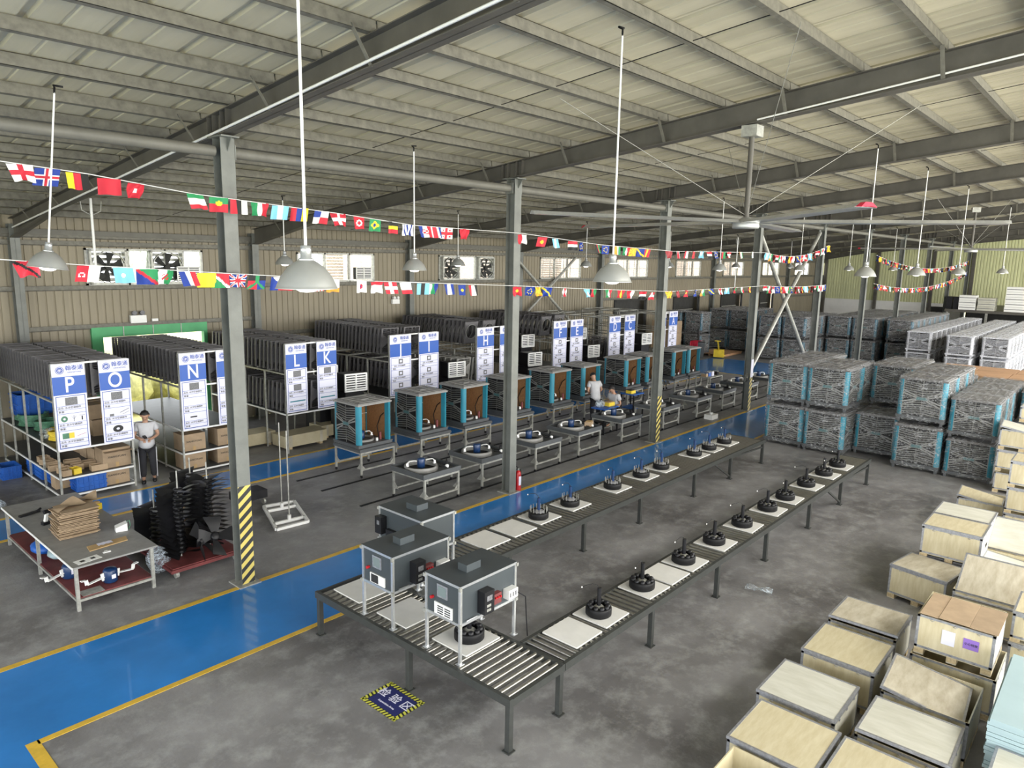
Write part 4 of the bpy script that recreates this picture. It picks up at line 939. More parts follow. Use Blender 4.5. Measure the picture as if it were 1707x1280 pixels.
tag(MB().box(-.05,-.02,0,.05,.02,.01).box(-.02,.02,0,.02,.05,.01).build('white_clip',M['whitepaint'],None,(3.42,10.72,.661)),'small white plastic clip beside the kraft sheet','clip')
dv=thing('white_device','white slant-faced device with a strap on the work table','device',(3.88,11.45,.66),-.2)
MB().prism([(-.08,0),(.08,0),(.08,.12),(-.08,.07)],-.07,.07,0,1).build('housing',M['whitepaint'],dv); MB().tube([(.08,0,.12),(.12,0,.14),(.13,0,.06),(.1,0,.0)],.008,5).build('strap',M['greenhose'],dv)
dr=thing('power_drill','black and white power drill standing on the table behind the cardboard','drill',(3.25,12.55,.66),.2)
MB().cyl((-.10,0,.20),(.06,0,.21),.035,n=10).build('barrel',M['blkpl'],dr); MB().cyl((.06,0,.21),(.11,0,.21),.012,n=8).build('chuck',M['galv'],dr); MB().bar((-.06,0,.18),(-.09,0,.04),.04,.05).build('grip',M['whitepaint'],dr); MB().box(-.14,-.04,0,-.03,.04,.05).build('battery',M['blkpl'],dr)
for k,(x,y,l) in enumerate(((3.65,12.75,'yellow tape box left of the cardboard offcuts'),(3.9,12.7,'yellow tape box at the back corner of the table'))):
    o=MB().box(-.12,-.06,0,.12,.06,.10).box(-.10,-.04,.10,.10,.04,.13,1).build('yellow_box',[M['ylw'],M['cardd']],None,(x,y,.661),(0,0,.3)); tag(o,l,'box')
tag(MB().box(-.16,-.03,0,.16,.03,.03).cyl((.12,-.02,.03),(.19,.02,.04),.02).build('black_tool',M['blkpl'],None,(3.12,13.2,.66),(0,0,.3)),'black hand tool lying at the far end of the table','tool')
def blue_motor():
    r=thing('blue_motor'); 
    MB().lathe([(0,0),(.085,0),(.095,.02),(.095,.17),(.08,.20),(.03,.21),(0,.21)],18).build('motor_body',M['bluemt'],r)
    MB().box(-.03,-.098,.07,.03,-.094,.13).build('nameplate',M['signw'],r)
    for s in (-1,1):
        b=MB(); b.bar((s*.09,0,.10),(s*.33,0,.07),.05,.012).bar((s*.33,0,.07),(s*.34,0,.14),.05,.012).bar((s*.34,0,.14),(s*.41,0,.15),.05,.012).bar((s*.09,0,.05),(s*.11,0,.16),.06,.02); b.build('bracket_arm',M['whitepaint'],r)
    return r
for x,y,l,rz in ((3.46,10.78,'navy motor with white bracket arms on the lower shelf, nearest','.'),(3.10,11.35,'navy motor with white arms on the lower shelf, behind the left leg','.'),(3.62,11.65,'navy motor with white arms deep on the lower shelf','.')):
    put('bm',blue_motor,(x,y,.182),.15 if y<11 else .3,l,'motor','navy motors under the work table')
for p,l,mt,s in (((3.12,12.6,.182),'blue plastic bag on the lower shelf of the work table','bluecr',(.16,.22,.2)),((3.25,12.2,.182),'pale blue plastic bag on the lower shelf','lightblue',(.17,.18,.18)),((3.4,11.95,.182),'grey sack on the lower shelf','galv',(.16,.16,.16)),((4.22,10.98,0),'blue and white woven bag leaning by the right leg of the work table','bag',(.18,.14,.42))):
    tag(blob(*s,int(p[1]*10)).build('bag',M[mt],None,p),l,'bag')
tag(MB().box(-.14,-.1,0,.14,.1,.004).build('paper_note',M['galv'],None,(3.16,10.64,.181)),'grey paper on the near corner of the lower shelf','paper')
# =================== FAN BLADE STACKS ON RED DOLLY ===================
dl=thing('platform_dolly','dull red platform dolly under the black fan blades','dolly',(4.22,10.50,0))
for y in (.02,1.9): MB().box(0,y,.11,1.15,y+.05,.16).build('frame_bar',M['darkred'],dl)
for x in (.0,.55,1.1): MB().box(x,.07,.115,x+.05,1.9,.155).build('frame_bar',M['darkred'],dl)
MB().box(.03,.05,.16,1.12,1.92,.175).build('deck',M['darkred'],dl)
for x in (.1,1.05):
    for y in (.1,1.8): MB().cyl((x-.025,y,.055),(x+.025,y,.055),.055,n=12).build('castor',M['galv'],dl)
def impeller():
    r=thing('fan_impeller'); n=4
    MB().lathe([(0,.0),(.07,0),(.075,.03),(.05,.05),(0,.05)],14).build('hub',M['blkpl'],r)
    for k in range(n):
        a=2*PI*k/n
        def f(u,v):
            rr=.06+u*.25; wv=(v-.5)*(.09+.20*u)*(1 if u<.9 else .92); z=.02-wv*.24+.03*math.sin(u*2)
            x,y=rr,wv+.05*u
            return (x*math.cos(a)-y*math.sin(a),x*math.sin(a)+y*math.cos(a),z)
        b=MB(); b.grid(f,6,5); 
        b.grid(lambda u,v:(lambda p:(p[0],p[1],p[2]-.006))(f(1-u,v)),6,5); b.build('blade',M['blkpl'],r)
    return r
for si,(x,y,n,l) in enumerate(((4.56,10.95,15,'left'),(5.10,11.10,15,'right'),(5.14,11.80,14,'rear'),(4.50,11.75,8,'rear left'))):
    for k in range(n):
        put('imp',impeller,(x+.012*math.sin(k*.5),y,.24+k*.072),k*.05*(1 if si%2 else -1)+si*.7+.5+random.uniform(-.16,.16),'black four-bladed fan impeller threaded in the %s stack on the red dolly'%l,'fan blade','impellers of the %s stack on the red dolly'%l)
    o=MB().cyl((0,0,.176),(0,0,1.58 if si<2 else (1.5 if si==2 else 1.1)),.012,n=8).build('stack_rod',M['galv'],None,(x+.0,y,0)); tag(o,'thin upright steel rod through the %s impeller stack'%l,'rod')
for k,(x,y,rx,ry,l) in enumerate(((4.95,10.62,1.0,.3,'loose black impeller leaning against the front of the stacks'),(4.72,10.60,1.15,-.3,'second loose black impeller leaning at the front left of the stacks'))):
    o=put('imp',impeller,(x,y,.48),0,l,'fan blade'); o.rotation_euler=(rx,ry,k)
tag(MB().box(-.17,-.14,0,.17,.14,.5).prism([(-.17,.5),(.17,.5),(.03,.6)],-.14,.14,0,1).build('carton_upright',M['card'],None,(4.85,11.5,.176)),'upright brown carton between the impeller stacks','box')
# small black trolley and white rod stand
bt=thing('black_trolley','small black trolley behind the nearest column','trolley',(6.72,12.85,0))
MB().box(-.3,-.2,.14,.3,.2,.30).build('tub',M['blkpl'],bt)
for x in (-.24,.24):
    for y in (-.15,.15): MB().cyl((x-.02,y,.06),(x+.02,y,.06),.06,n=12).build('wheel',M['galv'],bt)
st=thing('rod_stand','white square floor frame with two tall thin rods, right of the nearest column','stand',(6.37,11.22,0))
def quadbar(p,q,w=.055): return MB().bar((*p,.03),(*q,.03),w,.05)
c=[(0,0),(.62,-.05),(1.04,1.10),(.46,1.25)]
lerp=lambda a,b_,t:(a[0]+(b_[0]-a[0])*t,a[1]+(b_[1]-a[1])*t)
for i in range(4): quadbar(c[i],c[(i+1)%4]).build('frame_bar',M['whitepaint'],st)
for t_ in (.22,.78): quadbar(lerp(c[0],c[3],t_),lerp(c[1],c[2],t_)).build('frame_bar',M['whitepaint'],st)
for t_ in (.22,.78):
    p=lerp(lerp(c[0],c[3],t_),lerp(c[1],c[2],t_),.5); MB().cyl((*p,.05),(*p,1.75),.012,n=8).build('rod',M['galv'],st); MB().cyl((*p,.05),(*p,.14),.035,n=8).build('socket',M['whitepaint'],st)
# =================== WRAPPED COOLERS ===================
def wrapped(style,s=.52,H=1.13):
    def f():
        r=thing('wrapped_cooler')
        if style=='teal': a=(M['dkpl'],M['grille'],M['teal'],M['lidw'])
        elif style=='silver': a=(M['silver'],M['silver'],M['silver'],M['silver'])
        else: a=(M['dkpl'],M['midpl'],M['tealdim'],M['lidw'])
        cooler_box(r,s,.10,H-.12,a[0],a[1],a[2],a[3],False)
        for x in (-s+.06,s-.06):
            for y in (-s+.06,s-.06): MB().box(x-.03,y-.03,0,x+.03,y+.03,.10).build('foot',a[0],r)
        random.seed(hash(style)%7 if False else len(style)*3)
        ph=[random.uniform(0,6) for _ in range(8)]
        def fm(u,v):
            # rounded-square film skin, wrinkled, closed over the top
            t=2*PI*u; c,s_=math.cos(t),math.sin(t); k=1/max(abs(c),abs(s_)); k=k*.86+.14*1.0
            wr=.012*math.sin(9*t+ph[0]+6*v)+.008*math.sin(23*t+ph[1]-9*v)
            if v<.72: rad=s+.02+wr; z=.07+(H-.07)*v/.72
            else:
                q=(v-.72)/.28; rad=(s+.02+wr)*(1-q); z=H+.012+.012*math.sin(11*t+ph[2]+5*q)*math.sin(7*q)
            return (rad*k*c,rad*k*s_,z)
        MB().grid(fm,56,26).build('shrink_wrap',M['film'] if style=='teal' else M['film2'],r)
        return r
    return f
n_=0
def wc(style,x,y,z,label,grp,sc=None):
    random.seed(int(x*10+y*7)); put('w'+style,wrapped(style),(x,y,z),random.choice((0,0,PI))+random.uniform(-.02,.02),label,'cooler',grp,sc)
P2=1.17; WG='shrink-wrapped coolers with teal corners'
front=[(7.04,19.75),(5.95,19.68),(4.86,20.35),(3.75,19.62),(2.66,19.62)]
pos=['first (leftmost)','second','third','fourth','fifth (rightmost)']
for i,(y,x) in enumerate(front):
    low=i==4; sc=(1,.95,.84) if low else (1,1,1)
    wc('teal',x,y,0,'shrink-wrapped cooler on the floor, %s stack of the front row beyond the conveyors'%pos[i],WG,sc)
    if i==2: wc('teal',x+1.15,y,P2,'shrink-wrapped cooler set back on top of the third stack',WG)
    else: wc('teal',x,y,P2*sc[2],'shrink-wrapped cooler on top of the %s stack of the front row beyond the conveyors'%pos[i],WG,sc)
for i,y in enumerate((7.04,5.95,4.86,3.75)):
    for q in range(1,3):
        for z in (0,P2):
            if z and q==2 and i in (1,): continue
            if i==2 and q==1: 
                if z==0: wc('teal',21.5,y,0,'shrink-wrapped cooler under the set-back one of the third stack',WG)
                continue
            wc('teal',19.72+1.13*q+(.66 if i==2 else 0),y,z,'shrink-wrapped cooler in the block behind the front row, %s level'%('upper' if z else 'floor'),'wrapped coolers behind the front row, %s level'%('upper' if z else 'floor'))
for q in range(1,4):
    for z in (0,.98): wc('teal',19.62+1.10*q,2.66,z,'lower-height wrapped cooler behind the rightmost stack, %s level'%('upper' if z else 'floor'),'wrapped coolers in file behind the rightmost stack, %s level'%('upper' if z else 'floor'),(1,.95,.84))
for (x,y) in ((23.12,3.80),(22.0,1.55),(23.12,1.55)):
    for z in (0,.98): wc('teal',x,y,z*(.84/.84),'lower-height wrapped cooler in the far right of the teal block, %s level'%('upper' if z else 'floor'),'wrapped coolers at the far right of the teal block, %s level'%('upper' if z else 'floor'),(1,.95,.84))
# silver coolers
for ci,(y,x0,n,cd_) in enumerate(((7.70,37.6,12,'left'),(5.95,36.9,12,'middle'),(4.65,37.2,12,'right'))):
    for q in range(n):
        for z in (0,.98):
            nm='frontmost' if q==0 else None
            wc('silver',x0+q*1.08,y,z,('silver-grey wrapped cooler, frontmost of the %s file, %s'%(cd_,'on top' if z else 'on the floor')) if nm else 'silver-grey wrapped cooler further back in the %s silver file, %s level'%(cd_,'upper' if z else 'floor'),'silver coolers of the %s file'%cd_ if nm else 'silver coolers in the %s file, %s level'%(cd_,'upper' if z else 'floor'),(1,1,.86))
# dark wrapped coolers along the far side
def dk(x,y,z,l,g,sc=None): wc('dark',x,y,z,l,g,sc)
blocks=[('left of the fourth column',39.1,[18.3,17.1],3),('behind the crossed braces',36.8,[14.4,13.15],4),('right of the fifth column',39.5,[11.85,10.6,8.98],7)]
for name,x0,ys,n in blocks:
    for yi,y in enumerate(ys):
        for q in range(n):
            for z in (0,1.17):
                fr_=q==0
                dk(x0+q*1.2+(.0 if not fr_ else 0),y,z,('dark wrapped cooler, front of block %s, %s, %s'%(name,('left','middle','right')[yi] if len(ys)==3 else ('left','right')[yi],'upper' if z else 'lower')) if fr_ else 'dark wrapped cooler deeper in the block %s, %s level'%(name,'upper' if z else 'floor'),'front coolers of the block %s'%name if fr_ else 'coolers deeper in the block %s, %s level'%(name,'upper' if z else 'floor'),(1.1,1.12,1))
for y in (20-.9,17.9): 
    for z in (0,1.17): dk(35.2,y,z,'dark wrapped cooler left of the red-draped bin, %s, %s level'%('nearer the wall' if y>18.5 else 'nearer the lane','upper' if z else 'floor'),'dark wrapped coolers left of the red-draped bin')
for k in range(3): tag(MB().box(-.5,-.6,0,.5,.6,.62).box(-.51,-.03,0,.51,.03,.63,1).build('large_carton',[M['card'],M['cardd']],None,(33.2,18.6,k*.63)),'large brown carton left of the dark wrapped coolers, %s of its stack'%('bottom','middle','top')[k],'box')
# red draped bin, pallet jack, orange pallet
rb=thing('waste_bin','dark bin draped with a red cloth by the far lane','bin',(34.0,17.2,0))
MB().lathe([(0,0),(.32,0),(.38,.8),(.40,.82),(.36,.82),(.3,.1)],16).build('bin_body',M['dkpl'],rb)
tg=MB().grid(lambda u,v:((-.40-.03*math.sin(u*20)) if v<.6 else -.40+(v-.6)*1.5,(u-.5)*.42,.35+v*.9 if v<.6 else .89),10,8); tg.build('red_cloth',M['redpl'],rb)
MB().cyl((.1,0,.8),(.2,.1,1.5),.05).build('black_bundle',M['blkpl'],rb)
pt=thing('pallet','flat orange-brown pallet on the floor by the far dark coolers','pallet',(36.3,17.1,0))
for q in range(6): MB().box(-1.1+q*.4,-.8,.10,-.78+q*.4,.8,.13).build('board',M['orange'],pt)
for y in (-.7,0,.7): MB().box(-1.1,y-.05,0,1.25,y+.05,.1).build('bearer',M['orange'],pt)
pj=thing('pallet_jack','yellow pallet jack standing on the far blue lane','pallet jack',(34.9,16.4,0),.3)
MB().box(-.25,-.25,.05,.0,.25,.45).build('body',M['ylw'],pj); MB().bar((-.2,0,.4),(-.75,0,.95),.06).bar((-.75,-.15,.95),(-.75,.15,.95),.04).build('handle',M['ylw'],pj)
for y in (-.18,.18): MB().box(0,y-.06,.06,1.1,y+.06,.12).build('fork',M['ylw'],pj)
# orange carton tops at right
for i in range(2):
    for j in range(4):
        o=MB().box(-.58,-.48,0,.58,.48,1.78).box(-.585,-.485,1.78,.585,.485,1.82,1).build('tall_carton',[M['card'],M['orange']],None,(24.9+i*1.2,4.2-j*1.0-i*.05,0)); tag(o,'tall carton with orange-brown lid in the block behind the teal coolers at the right','box','tall orange-lidded cartons')
# =================== PLYWOOD CRATES ===================
CLIP=MB().tube([(0,-.020,0),(0,0,-.013),(0,.020,0),(0,0,.013)],.003,4,0,True).mesh('clip',M['strip'])
def crate_ply(label,x,y,z,w=.78,d=.78,h=.42,rz=0,lid='flat',m='ply',lm='plyw',palette=True,marks=None,n=0):
    """x,y: near (camera side) left corner region centre; lid: flat, tilt, open, none, card"""
    t=thing('plywood_crate',label,'crate',(x,y,z),rz,'plywood crates at the right'); p=.08 if palette else 0; th=.012
    if palette:
        for yy in (-d/2+.05,0,d/2-.05):
            for xx in (-w/2+.05,0,w/2-.05): MB().box(xx-.05,yy-.05,.012,xx+.05,yy+.05,p-.01).build('pallet_block',M['pine'],t)
        for yy in (-d/2+.05,0,d/2-.05): MB().box(-w/2,yy-.05,0,w/2,yy+.05,.012).build('pallet_board',M['plyd'],t)
    H=p+h
    MB().box(-w/2,-d/2,p-.01,w/2,d/2,p).build('floor_panel',M[m],t)
    for a in ((-w/2,-d/2,-w/2+th,d/2),(w/2-th,-d/2,w/2,d/2)): MB().box(a[0],a[1],p,a[2],a[3],H).build('side_panel',M[m],t)
    for a in (-d/2,d/2-th): MB().box(-w/2+th,a,p,w/2-th,a+th,H).build('end_panel',M[m] if a>0 else M['plyw'],t)  # end towards the open side made paler, its brighter light put into the colour
    s=.028; b=MB()
    for sx in (-1,1):
        for sy in (-1,1):
            cx,cy=sx*w/2,sy*d/2
            b.box(min(cx,cx-sx*s),min(cy,cy+sy*.002),p,max(cx,cx-sx*s),max(cy,cy+sy*.002),H).box(min(cx,cx+sx*.002),min(cy,cy-sy*s),p,max(cx,cx+sx*.002),max(cy,cy-sy*s),H)
    for z_ in (p,H-s):
        b.box(-w/2-.002,-d/2,z_,-w/2,d/2,z_+s).box(w/2,-d/2,z_,w/2+.002,d/2,z_+s).box(-w/2,-d/2-.002,z_,w/2,-d/2,z_+s)
    b.build('edge_strip',M['strip'],t)
    for k in (-.3,0,.3):
        for z_ in (H-.035,p+.02): inst('clip',CLIP,t,(-w/2-.006,k*d,z_))
        inst('clip',CLIP,t,(k*w,-d/2-.006,H-.035),(0,0,PI/2))
    if lid!='none' and lid!='card':
        
        b=MB().box(-w/2-.004,-d/2-.004,0,w/2+.004,d/2+.004,.012); e=.016
        b.box(-w/2-.008,-d/2-.008,-.012,-w/2+e,d/2+.008,.016,1).box(w/2-e,-d/2-.008,-.012,w/2+.008,d/2+.008,.016,1).box(-w/2+e,-d/2-.008,-.012,w/2-e,-d/2+e,.016,1).box(-w/2+e,d/2-e,-.012,w/2-e,d/2+.008,.016,1)
        loc,rot={'flat':((0,0,H+.013),(0,0,0)),'skew':((.0,.0,H+.03),(-.0,.045,.02)),'tilt':((-.02,.05,H+.0),(.17,-.02,.06)),'lean':((-w*.12,0,H+.12),(0,-.55,0)),'inside':((0,0,H-.05),(0.10,.02,0))}[lid]
        sc=1 if lid in('flat','skew') else .95
        o=b.build('lid',[M[lm],M['strip']],t,loc,rot); o.scale=(sc,sc,1)
    if lid=='card':
        for k,(a,c) in enumerate(((-.40,-.13),(-.13,.17),(.17,.36))):
            MB().box(-w/2-.02,a,0,w/2-.06,c-.004,.008).build('lid_cardboard_strip',M['card'],t,(0,0,H+.012+.006*(k%2)),(0,.02,0))
        MB().box(-w/2+.02,-d/2+.015,H-.03,w/2-.02,d/2-.02,H-.02).build('inner_lid',M['ply'],t)
    if marks=='labels':
        MB().box(-w/2-.006,-.01,p+.13,-w/2-.003,.12,p+.30).build('paper_label',M['signw'],t)
        q=MB().box(-w/2-.006,-.24,p+.16,-w/2-.003,-.09,p+.28).build('purple_label',M['purple'],t)
        inst('lettering',font_mesh('小心轻放',.033,M['text']),t,(-w/2-.008,-.165,p+.22),(PI/2,0,-PI/2))
    if marks=='symbols':
        for k in range(3):
            b=MB(); yy=-.12-k*.08; b.bar((-w/2-.004,yy-.025,p+.2),(-w/2-.004,yy+.025,p+.2),.003,.006).bar((-w/2-.004,yy,p+.2),(-w/2-.004,yy,p+.27),.003,.006).bar((-w/2-.004,yy-.02,p+.26),(-w/2-.004,yy+.02,p+.26),.003,.012); b.build('handling_mark',M['text'],t)
    if marks=='endsymbols':
        for k in range(3): MB().box(.0+k*.06,-d/2-.006,p+.18,.03+k*.06,-d/2-.003,p+.24).build('handling_mark',M['text'],t)
    if marks=='sticker': MB().box(.05,-.30,H+.03,.16,-.14,H+.032).box(.08,-.28,H+.032,.13,-.24,H+.0325,1).box(.08,-.2,H+.032,.13,-.16,H+.0325,1).build('paper_label',[M['signw'],M['text']],t)
    return t
CR=crate_ply
CR('plywood crate with a warm tan lid, leftmost at the bottom edge',6.32,2.05,0,lm='ply')
CR('plywood crate with a pale grey-white lid, second from the bottom in the left file',7.24,2.15,0,lm='plyw')
CR('plywood crate with a cream lid, third from the bottom in the left file',8.40,2.10,0,lm='ply',w=.80)
CR('plywood crate with a dirty lid and paper label on top, farthest of the left file',9.38,2.12,0,lm='plyd',lid='skew',marks='sticker')
CR('plywood crate on a pallet standing alone, in front of the two-high stack',11.62,1.93,0,lm='plyd',rz=-.18,w=.72)
CR('plywood crate with handling symbols on its end, on top of the two-high stack',12.36,1.75,.50,h=.42,lm='ply',w=.70,marks='endsymbols')
CR('lower plywood crate under the one with handling symbols on its end',12.45,1.76,0,w=.74)
CR('pale-lidded plywood crate just behind the one with handling symbols',13.25,1.78,.48,lm='plyw',w=.72,h=.40)
CR('lower plywood crate under the pale-lidded one',13.25,1.78,0,w=.74)
CR('open plywood crate with a loose raised lid beside the wrapped coolers',16.15,1.90,0,w=.72,lid='tilt',lm='ply')
CR('plywood crate covered with cardboard strips, white and purple labels on its face',9.25,1.14,.50,w=.76,d=.76,lid='card',marks='labels',h=.40)
CR('open plywood crate under the one covered with brown cardboard',9.22,1.12,0,w=.80,d=.84,lid='none')
CR('open plywood crate with a bent grey lid sunk in at one corner',8.18,1.18,0,w=.82,d=.80,lid='tilt',lm='plyd')
CR('plywood crate with a grey grained lid right of the pale one',7.22,1.18,0,w=.76,d=.78,lid='skew',lm='plyw')
CR('large cream-lidded plywood crate cut by the bottom edge',6.30,1.22,0,w=.78,d=.78,lm='ply')
CR('open-topped plywood crate corner at the very bottom of the picture, left',5.50,1.98,0,w=.74,d=.74,lid='none')
CR('plywood crate with a leaning weathered front board right of the two-high stack',11.30,1.06,.0,w=.80,d=.86,lid='lean',lm='plyd',h=.5)
CR('open plywood crate with a pale sunken lid right of the two-high stack',12.25,.98,.10,w=.78,d=.80,lid='inside',lm='plyw',h=.48)
CR('open plywood crate with a light board inside, at the right edge below the tall stack',13.3,1.02,.10,w=.8,d=.8,lid='lean',lm='plyw',h=.44)
for k in range(3): CR('plywood crate with printed handling symbols, %s of the tall stack beside the wrapped coolers'%('bottom','middle','top')[k],18.95,1.64,k*.49,w=.76,d=.84,h=.38,lm='plyw',lid='none' if k==0 else ('tilt' if k==2 else 'flat'),marks='symbols' if k else None)
CR('small plywood box topmost beside the tall stack, at the right picture edge',19.9,1.5,1.46,w=.6,d=.7,h=.26)
for k in range(3): CR('plywood crate %s of the tall stack cut by the right picture edge'%('at the bottom','in the middle','on top')[k],15.75,1.08,k*.49,w=.76,d=.80,h=.40,lm='ply')
CR('plywood crate with a paper carton on it at the right edge above the blue sheets',10.25,.42,0,w=.76,d=.60,lid='flat')
CR('second plywood crate of the stack at the right edge above the blue sheets',10.25,.42,.50,w=.70,d=.60,lid='flat',lm='ply',h=.3)
bs=thing('foam_sheet_stack','stack of light blue foam sheets on a crate at the right bottom edge','sheets',(8.15,.20,0))
for k in range(14): MB().box(-.74+random.uniform(-.012,.012),-.4,k*.036+.34,.74+random.uniform(-.012,.012),.40+random.uniform(-.01,.01),k*.036+.373).build('foam_sheet',M['lightblue'],bs)
MB().box(-.72,-.4,.0,.72,.38,.34).build('support_box',M['plyw'],bs)
CR('white-faced plywood crate in front of the light blue sheets at the bottom right corner',7.0,.18,0,w=.76,d=.66,lm='plyw',h=.5)
# =================== PENDANT LAMPS ===================
def lamp(lit):
    def f():
        r=thing('pendant_lamp'); 
        b=MB(); b.lathe([(.045,.20),(.075,.185),(.13,.145),(.18,.08),(.208,.02),(.215,0),(.222,-.006),(.215,-.003),(.20,.02),(.172,.075),(.125,.135),(.07,.172),(.0,.185)],32); b.build('shade',M['lampalu'],r)
        MB().lathe([(.0,.30),(.035,.30),(.04,.27),(.04,.215),(.055,.205),(.055,.19),(.0,.19)],16).build('neck',M['alu'],r)
        b=MB(); b.lathe([(0,-.035),(.05,-.03),(.085,-.01),(.09,.02),(.06,.07),(.03,.12),(0,.13)],18); b.build('bulb',M['bulb'] if lit else M['bulbdim'],r)
        MB().cyl((0,0,.30),(0,0,1.0),.011,n=8).build('rod',M['whitepaint'],r)
        return r
    return f
LG='spun aluminium pendant lamps'
LP=[(2.76,4.33,0,'large unlit pendant lamp hanging nearest the camera'),(6.50,4.33,0,'second largest pendant lamp, unlit, over the near end of the conveyors'),(2.87,9.5,1,'lit pendant lamp at the far left, left of the nearest column'),(8.03,9.44,1,'lit pendant lamp between the nearest and second columns'),
(8.6,14.4,1,'small lit pendant lamp left of the nearest big one, in front of the back wall'),(13.9,14.6,1,'small lit pendant lamp just left of the second column'),(19.9,14.5,1,'small lit pendant lamp left of the third column behind the big lamp'),(15.6,4.4,0,'unlit pendant lamp over the wrapped coolers, left'),(19.8,4.3,0,'unlit pendant lamp over the wrapped coolers, middle'),(24.9,4.4,0,'unlit pendant lamp over the silver coolers, left of the rightmost'),(33.3,4.2,0,'unlit pendant lamp nearest the right picture edge'),
(19.5,9.1,1,'lit pendant lamp left of the fourth column'),(25.8,9.2,1,'lit pendant lamp between the crossed braces'),(31.3,9.0,0,'pendant lamp right of the fifth column'),(38.0,9.1,0,'pendant lamp between the sixth and seventh columns'),(25.5,14.3,1,'small lit pendant lamp right of the third column'),(31.6,14.3,1,'small lit pendant lamp behind the one left of the fourth column'),(38.2,14.3,0,'small unlit pendant lamp in front of the far windows')]
for x,y,lit,l in LP:
    y=round(y-2.33)+2.33; z=4.70; top=PB(y)+.01
    o=put('lamp%d'%lit,lamp(lit),(x,y,z),0,l,'lamp',LG,(.95,.95,.95))
    if x==2.87: o.rotation_euler=(0,.115,0); o.location=(x-.25,y,z+.02)
    for c in [c for c in bpy.data.objects if c.parent==o and c.name.startswith('rod')]:
        c.scale=(1,1,(top-.12-z-.30)/.7); c.location=(0,0,.30-.30*c.scale[2])
    MB().tube([(0,0,top-.13-z),(0,0,top-.06-z),(.0,.05,top-.03-z),(.10,.05,top-.02-z)],.012,6).build('hook_cable',M['black'],o)
# =================== CEILING FANS ===================
def fan():
    r=thing('ceiling_fan')
    MB().lathe([(0,-.07),(.19,-.07),(.20,-.05),(.20,.03),(.12,.05),(.05,.10),(0,.10)],24).build('hub',M['lampalu'],r)
    for k in range(5):
        a=math.radians(80+72*k); b=MB()
        prof=[(-.11,-.015),(-.05,.032),(.05,.028),(.13,-.022),(.05,-.014),(-.05,-.014)]
        vs=[]
        for s_ in (.18,3.42):
            for p,q in prof: vs.append((s_*math.cos(a)-p*math.sin(a),s_*math.sin(a)+p*math.cos(a),q+.03))
        n=len(prof); b.add(vs,[(i,(i+1)%n,n+(i+1)%n,n+i) for i in range(n)]+[tuple(range(n)),tuple(range(2*n-1,n-1,-1))]); b.build('blade',M['alu'],r)
        b=MB(); vs=[]
        for s_,sc in ((3.42,.96),(3.50,.7)):
            for p,q in prof: vs.append((s_*math.cos(a)-p*sc*math.sin(a),s_*math.sin(a)+p*sc*math.cos(a),q+.032))
        b.add(vs,[(i,(i+1)%n,n+(i+1)%n,n+i) for i in range(n)]+[tuple(range(n)),tuple(range(2*n-1,n-1,-1))]); b.build('blade_tip',M['redpl'] if k in (0,2) else M['alu'],r)
    MB().cyl((0,0,.08),(0,0,1.30),.04,n=12).build('down_rod',M['rafter'],r)
    MB().tube([(.05,0,.1),(.06,0,1.2),(.12,.05,1.45)],.015,6).build('cable',M['black'],r)
    MB().box(-.12,-.12,1.26,.12,.12,1.42).build('mount',M['galv'],r)
    for (a,b_) in ((1,1),(-1,1),(1,-1),(-1,-1)): MB().cyl((0,0,.12),(a*2.6,b_*1.6,1.75-.115*b_*1.6),.005,n=4).build('guy_wire',M['galv'],r)
    return r
put('fan',fan,(10.96,4.86,5.52),0,'huge five-bladed ceiling fan hanging over the conveyors, with red blade tips','fan','large ceiling fans',(1.03,1.03,1.03))
put('fan',fan,(28.96,4.75,5.48),.35,'farther huge ceiling fan over the silver coolers at the right','fan','large ceiling fans')
for x,y,l in ((5.58,16.7,'thin white drop pole with cable bracket in front of the first window'),(34.2,15.5,'thin white drop pole in front of the green end wall')):
    t=thing('drop_pole',l,'pole',(x,y,0)); MB().cyl((0,0,4.55 if x<10 else 3.4),(0,0,PB(y)),.028,n=8).build('pole',M['whitepaint'],t); MB().tube([(-.2,0,PB(y)-.05),(-.18,0,PB(y)-.25),(0,0,PB(y)-.35),(.18,0,PB(y)-.25),(.2,0,PB(y)-.05)],.012,5).build('bracket',M['galv'],t)
# =================== BUNTING ===================
R_=(.55,.02,.04);W_=(.82,.82,.80);B_=(.01,.04,.28);K_=(.015,.015,.015);G_=(.02,.26,.09);Y_=(.80,.62,.03);LB=(.20,.52,.80);O_=(.85,.32,.04);BR=(.35,.05,.06)
def vs_(*c): return lambda u,v:c[min(len(c)-1,int(u*len(c)))]
def hs_(*c): return lambda u,v:c[min(len(c)-1,int(v*len(c)))]
def cross(bg,fg,w=.14,fg2=None,cu=.5): 
    def f(u,v):
        if fg2 and (abs(u-cu)<w*.4 or abs(v-.5)<w*.5): return fg2
        return fg if abs(u-cu)<w*.75 or abs(v-.5)<w else bg
    return f
def disc(bg,fg,r=.28,f2=None):
    def f(u,v):
        d=math.hypot((u-.5)*1.3,v-.5)
        if f2 and d<r*.5: return f2
        return fg if d<r else bg
    return f
def diag(a,mid,c,w=.13):
    def f(u,v):
        t=u-v
        return mid if abs(t)<w else (a if t>0 else c)
    return f
def tri(base,t): return lambda u,v: t if v<.45-abs(u-.5) or v<.02 else base(u,v)
uk=lambda u,v: R_ if abs(u-.5)<.06 or abs(v-.5)<.09 or abs(abs(u-.5)-abs(v-.5))<.05 else (W_ if abs(u-.5)<.12 or abs(v-.5)<.17 or abs(abs(u-.5)-abs(v-.5))<.12 else B_)
sa=lambda u,v: G_ if abs(u-.5)<.1 and v<.5 or abs(abs(u-.5)-abs(v-.45)*.9)<.1 and v>.4 else (K_ if v<.35 else (R_ if u<.5 else B_))
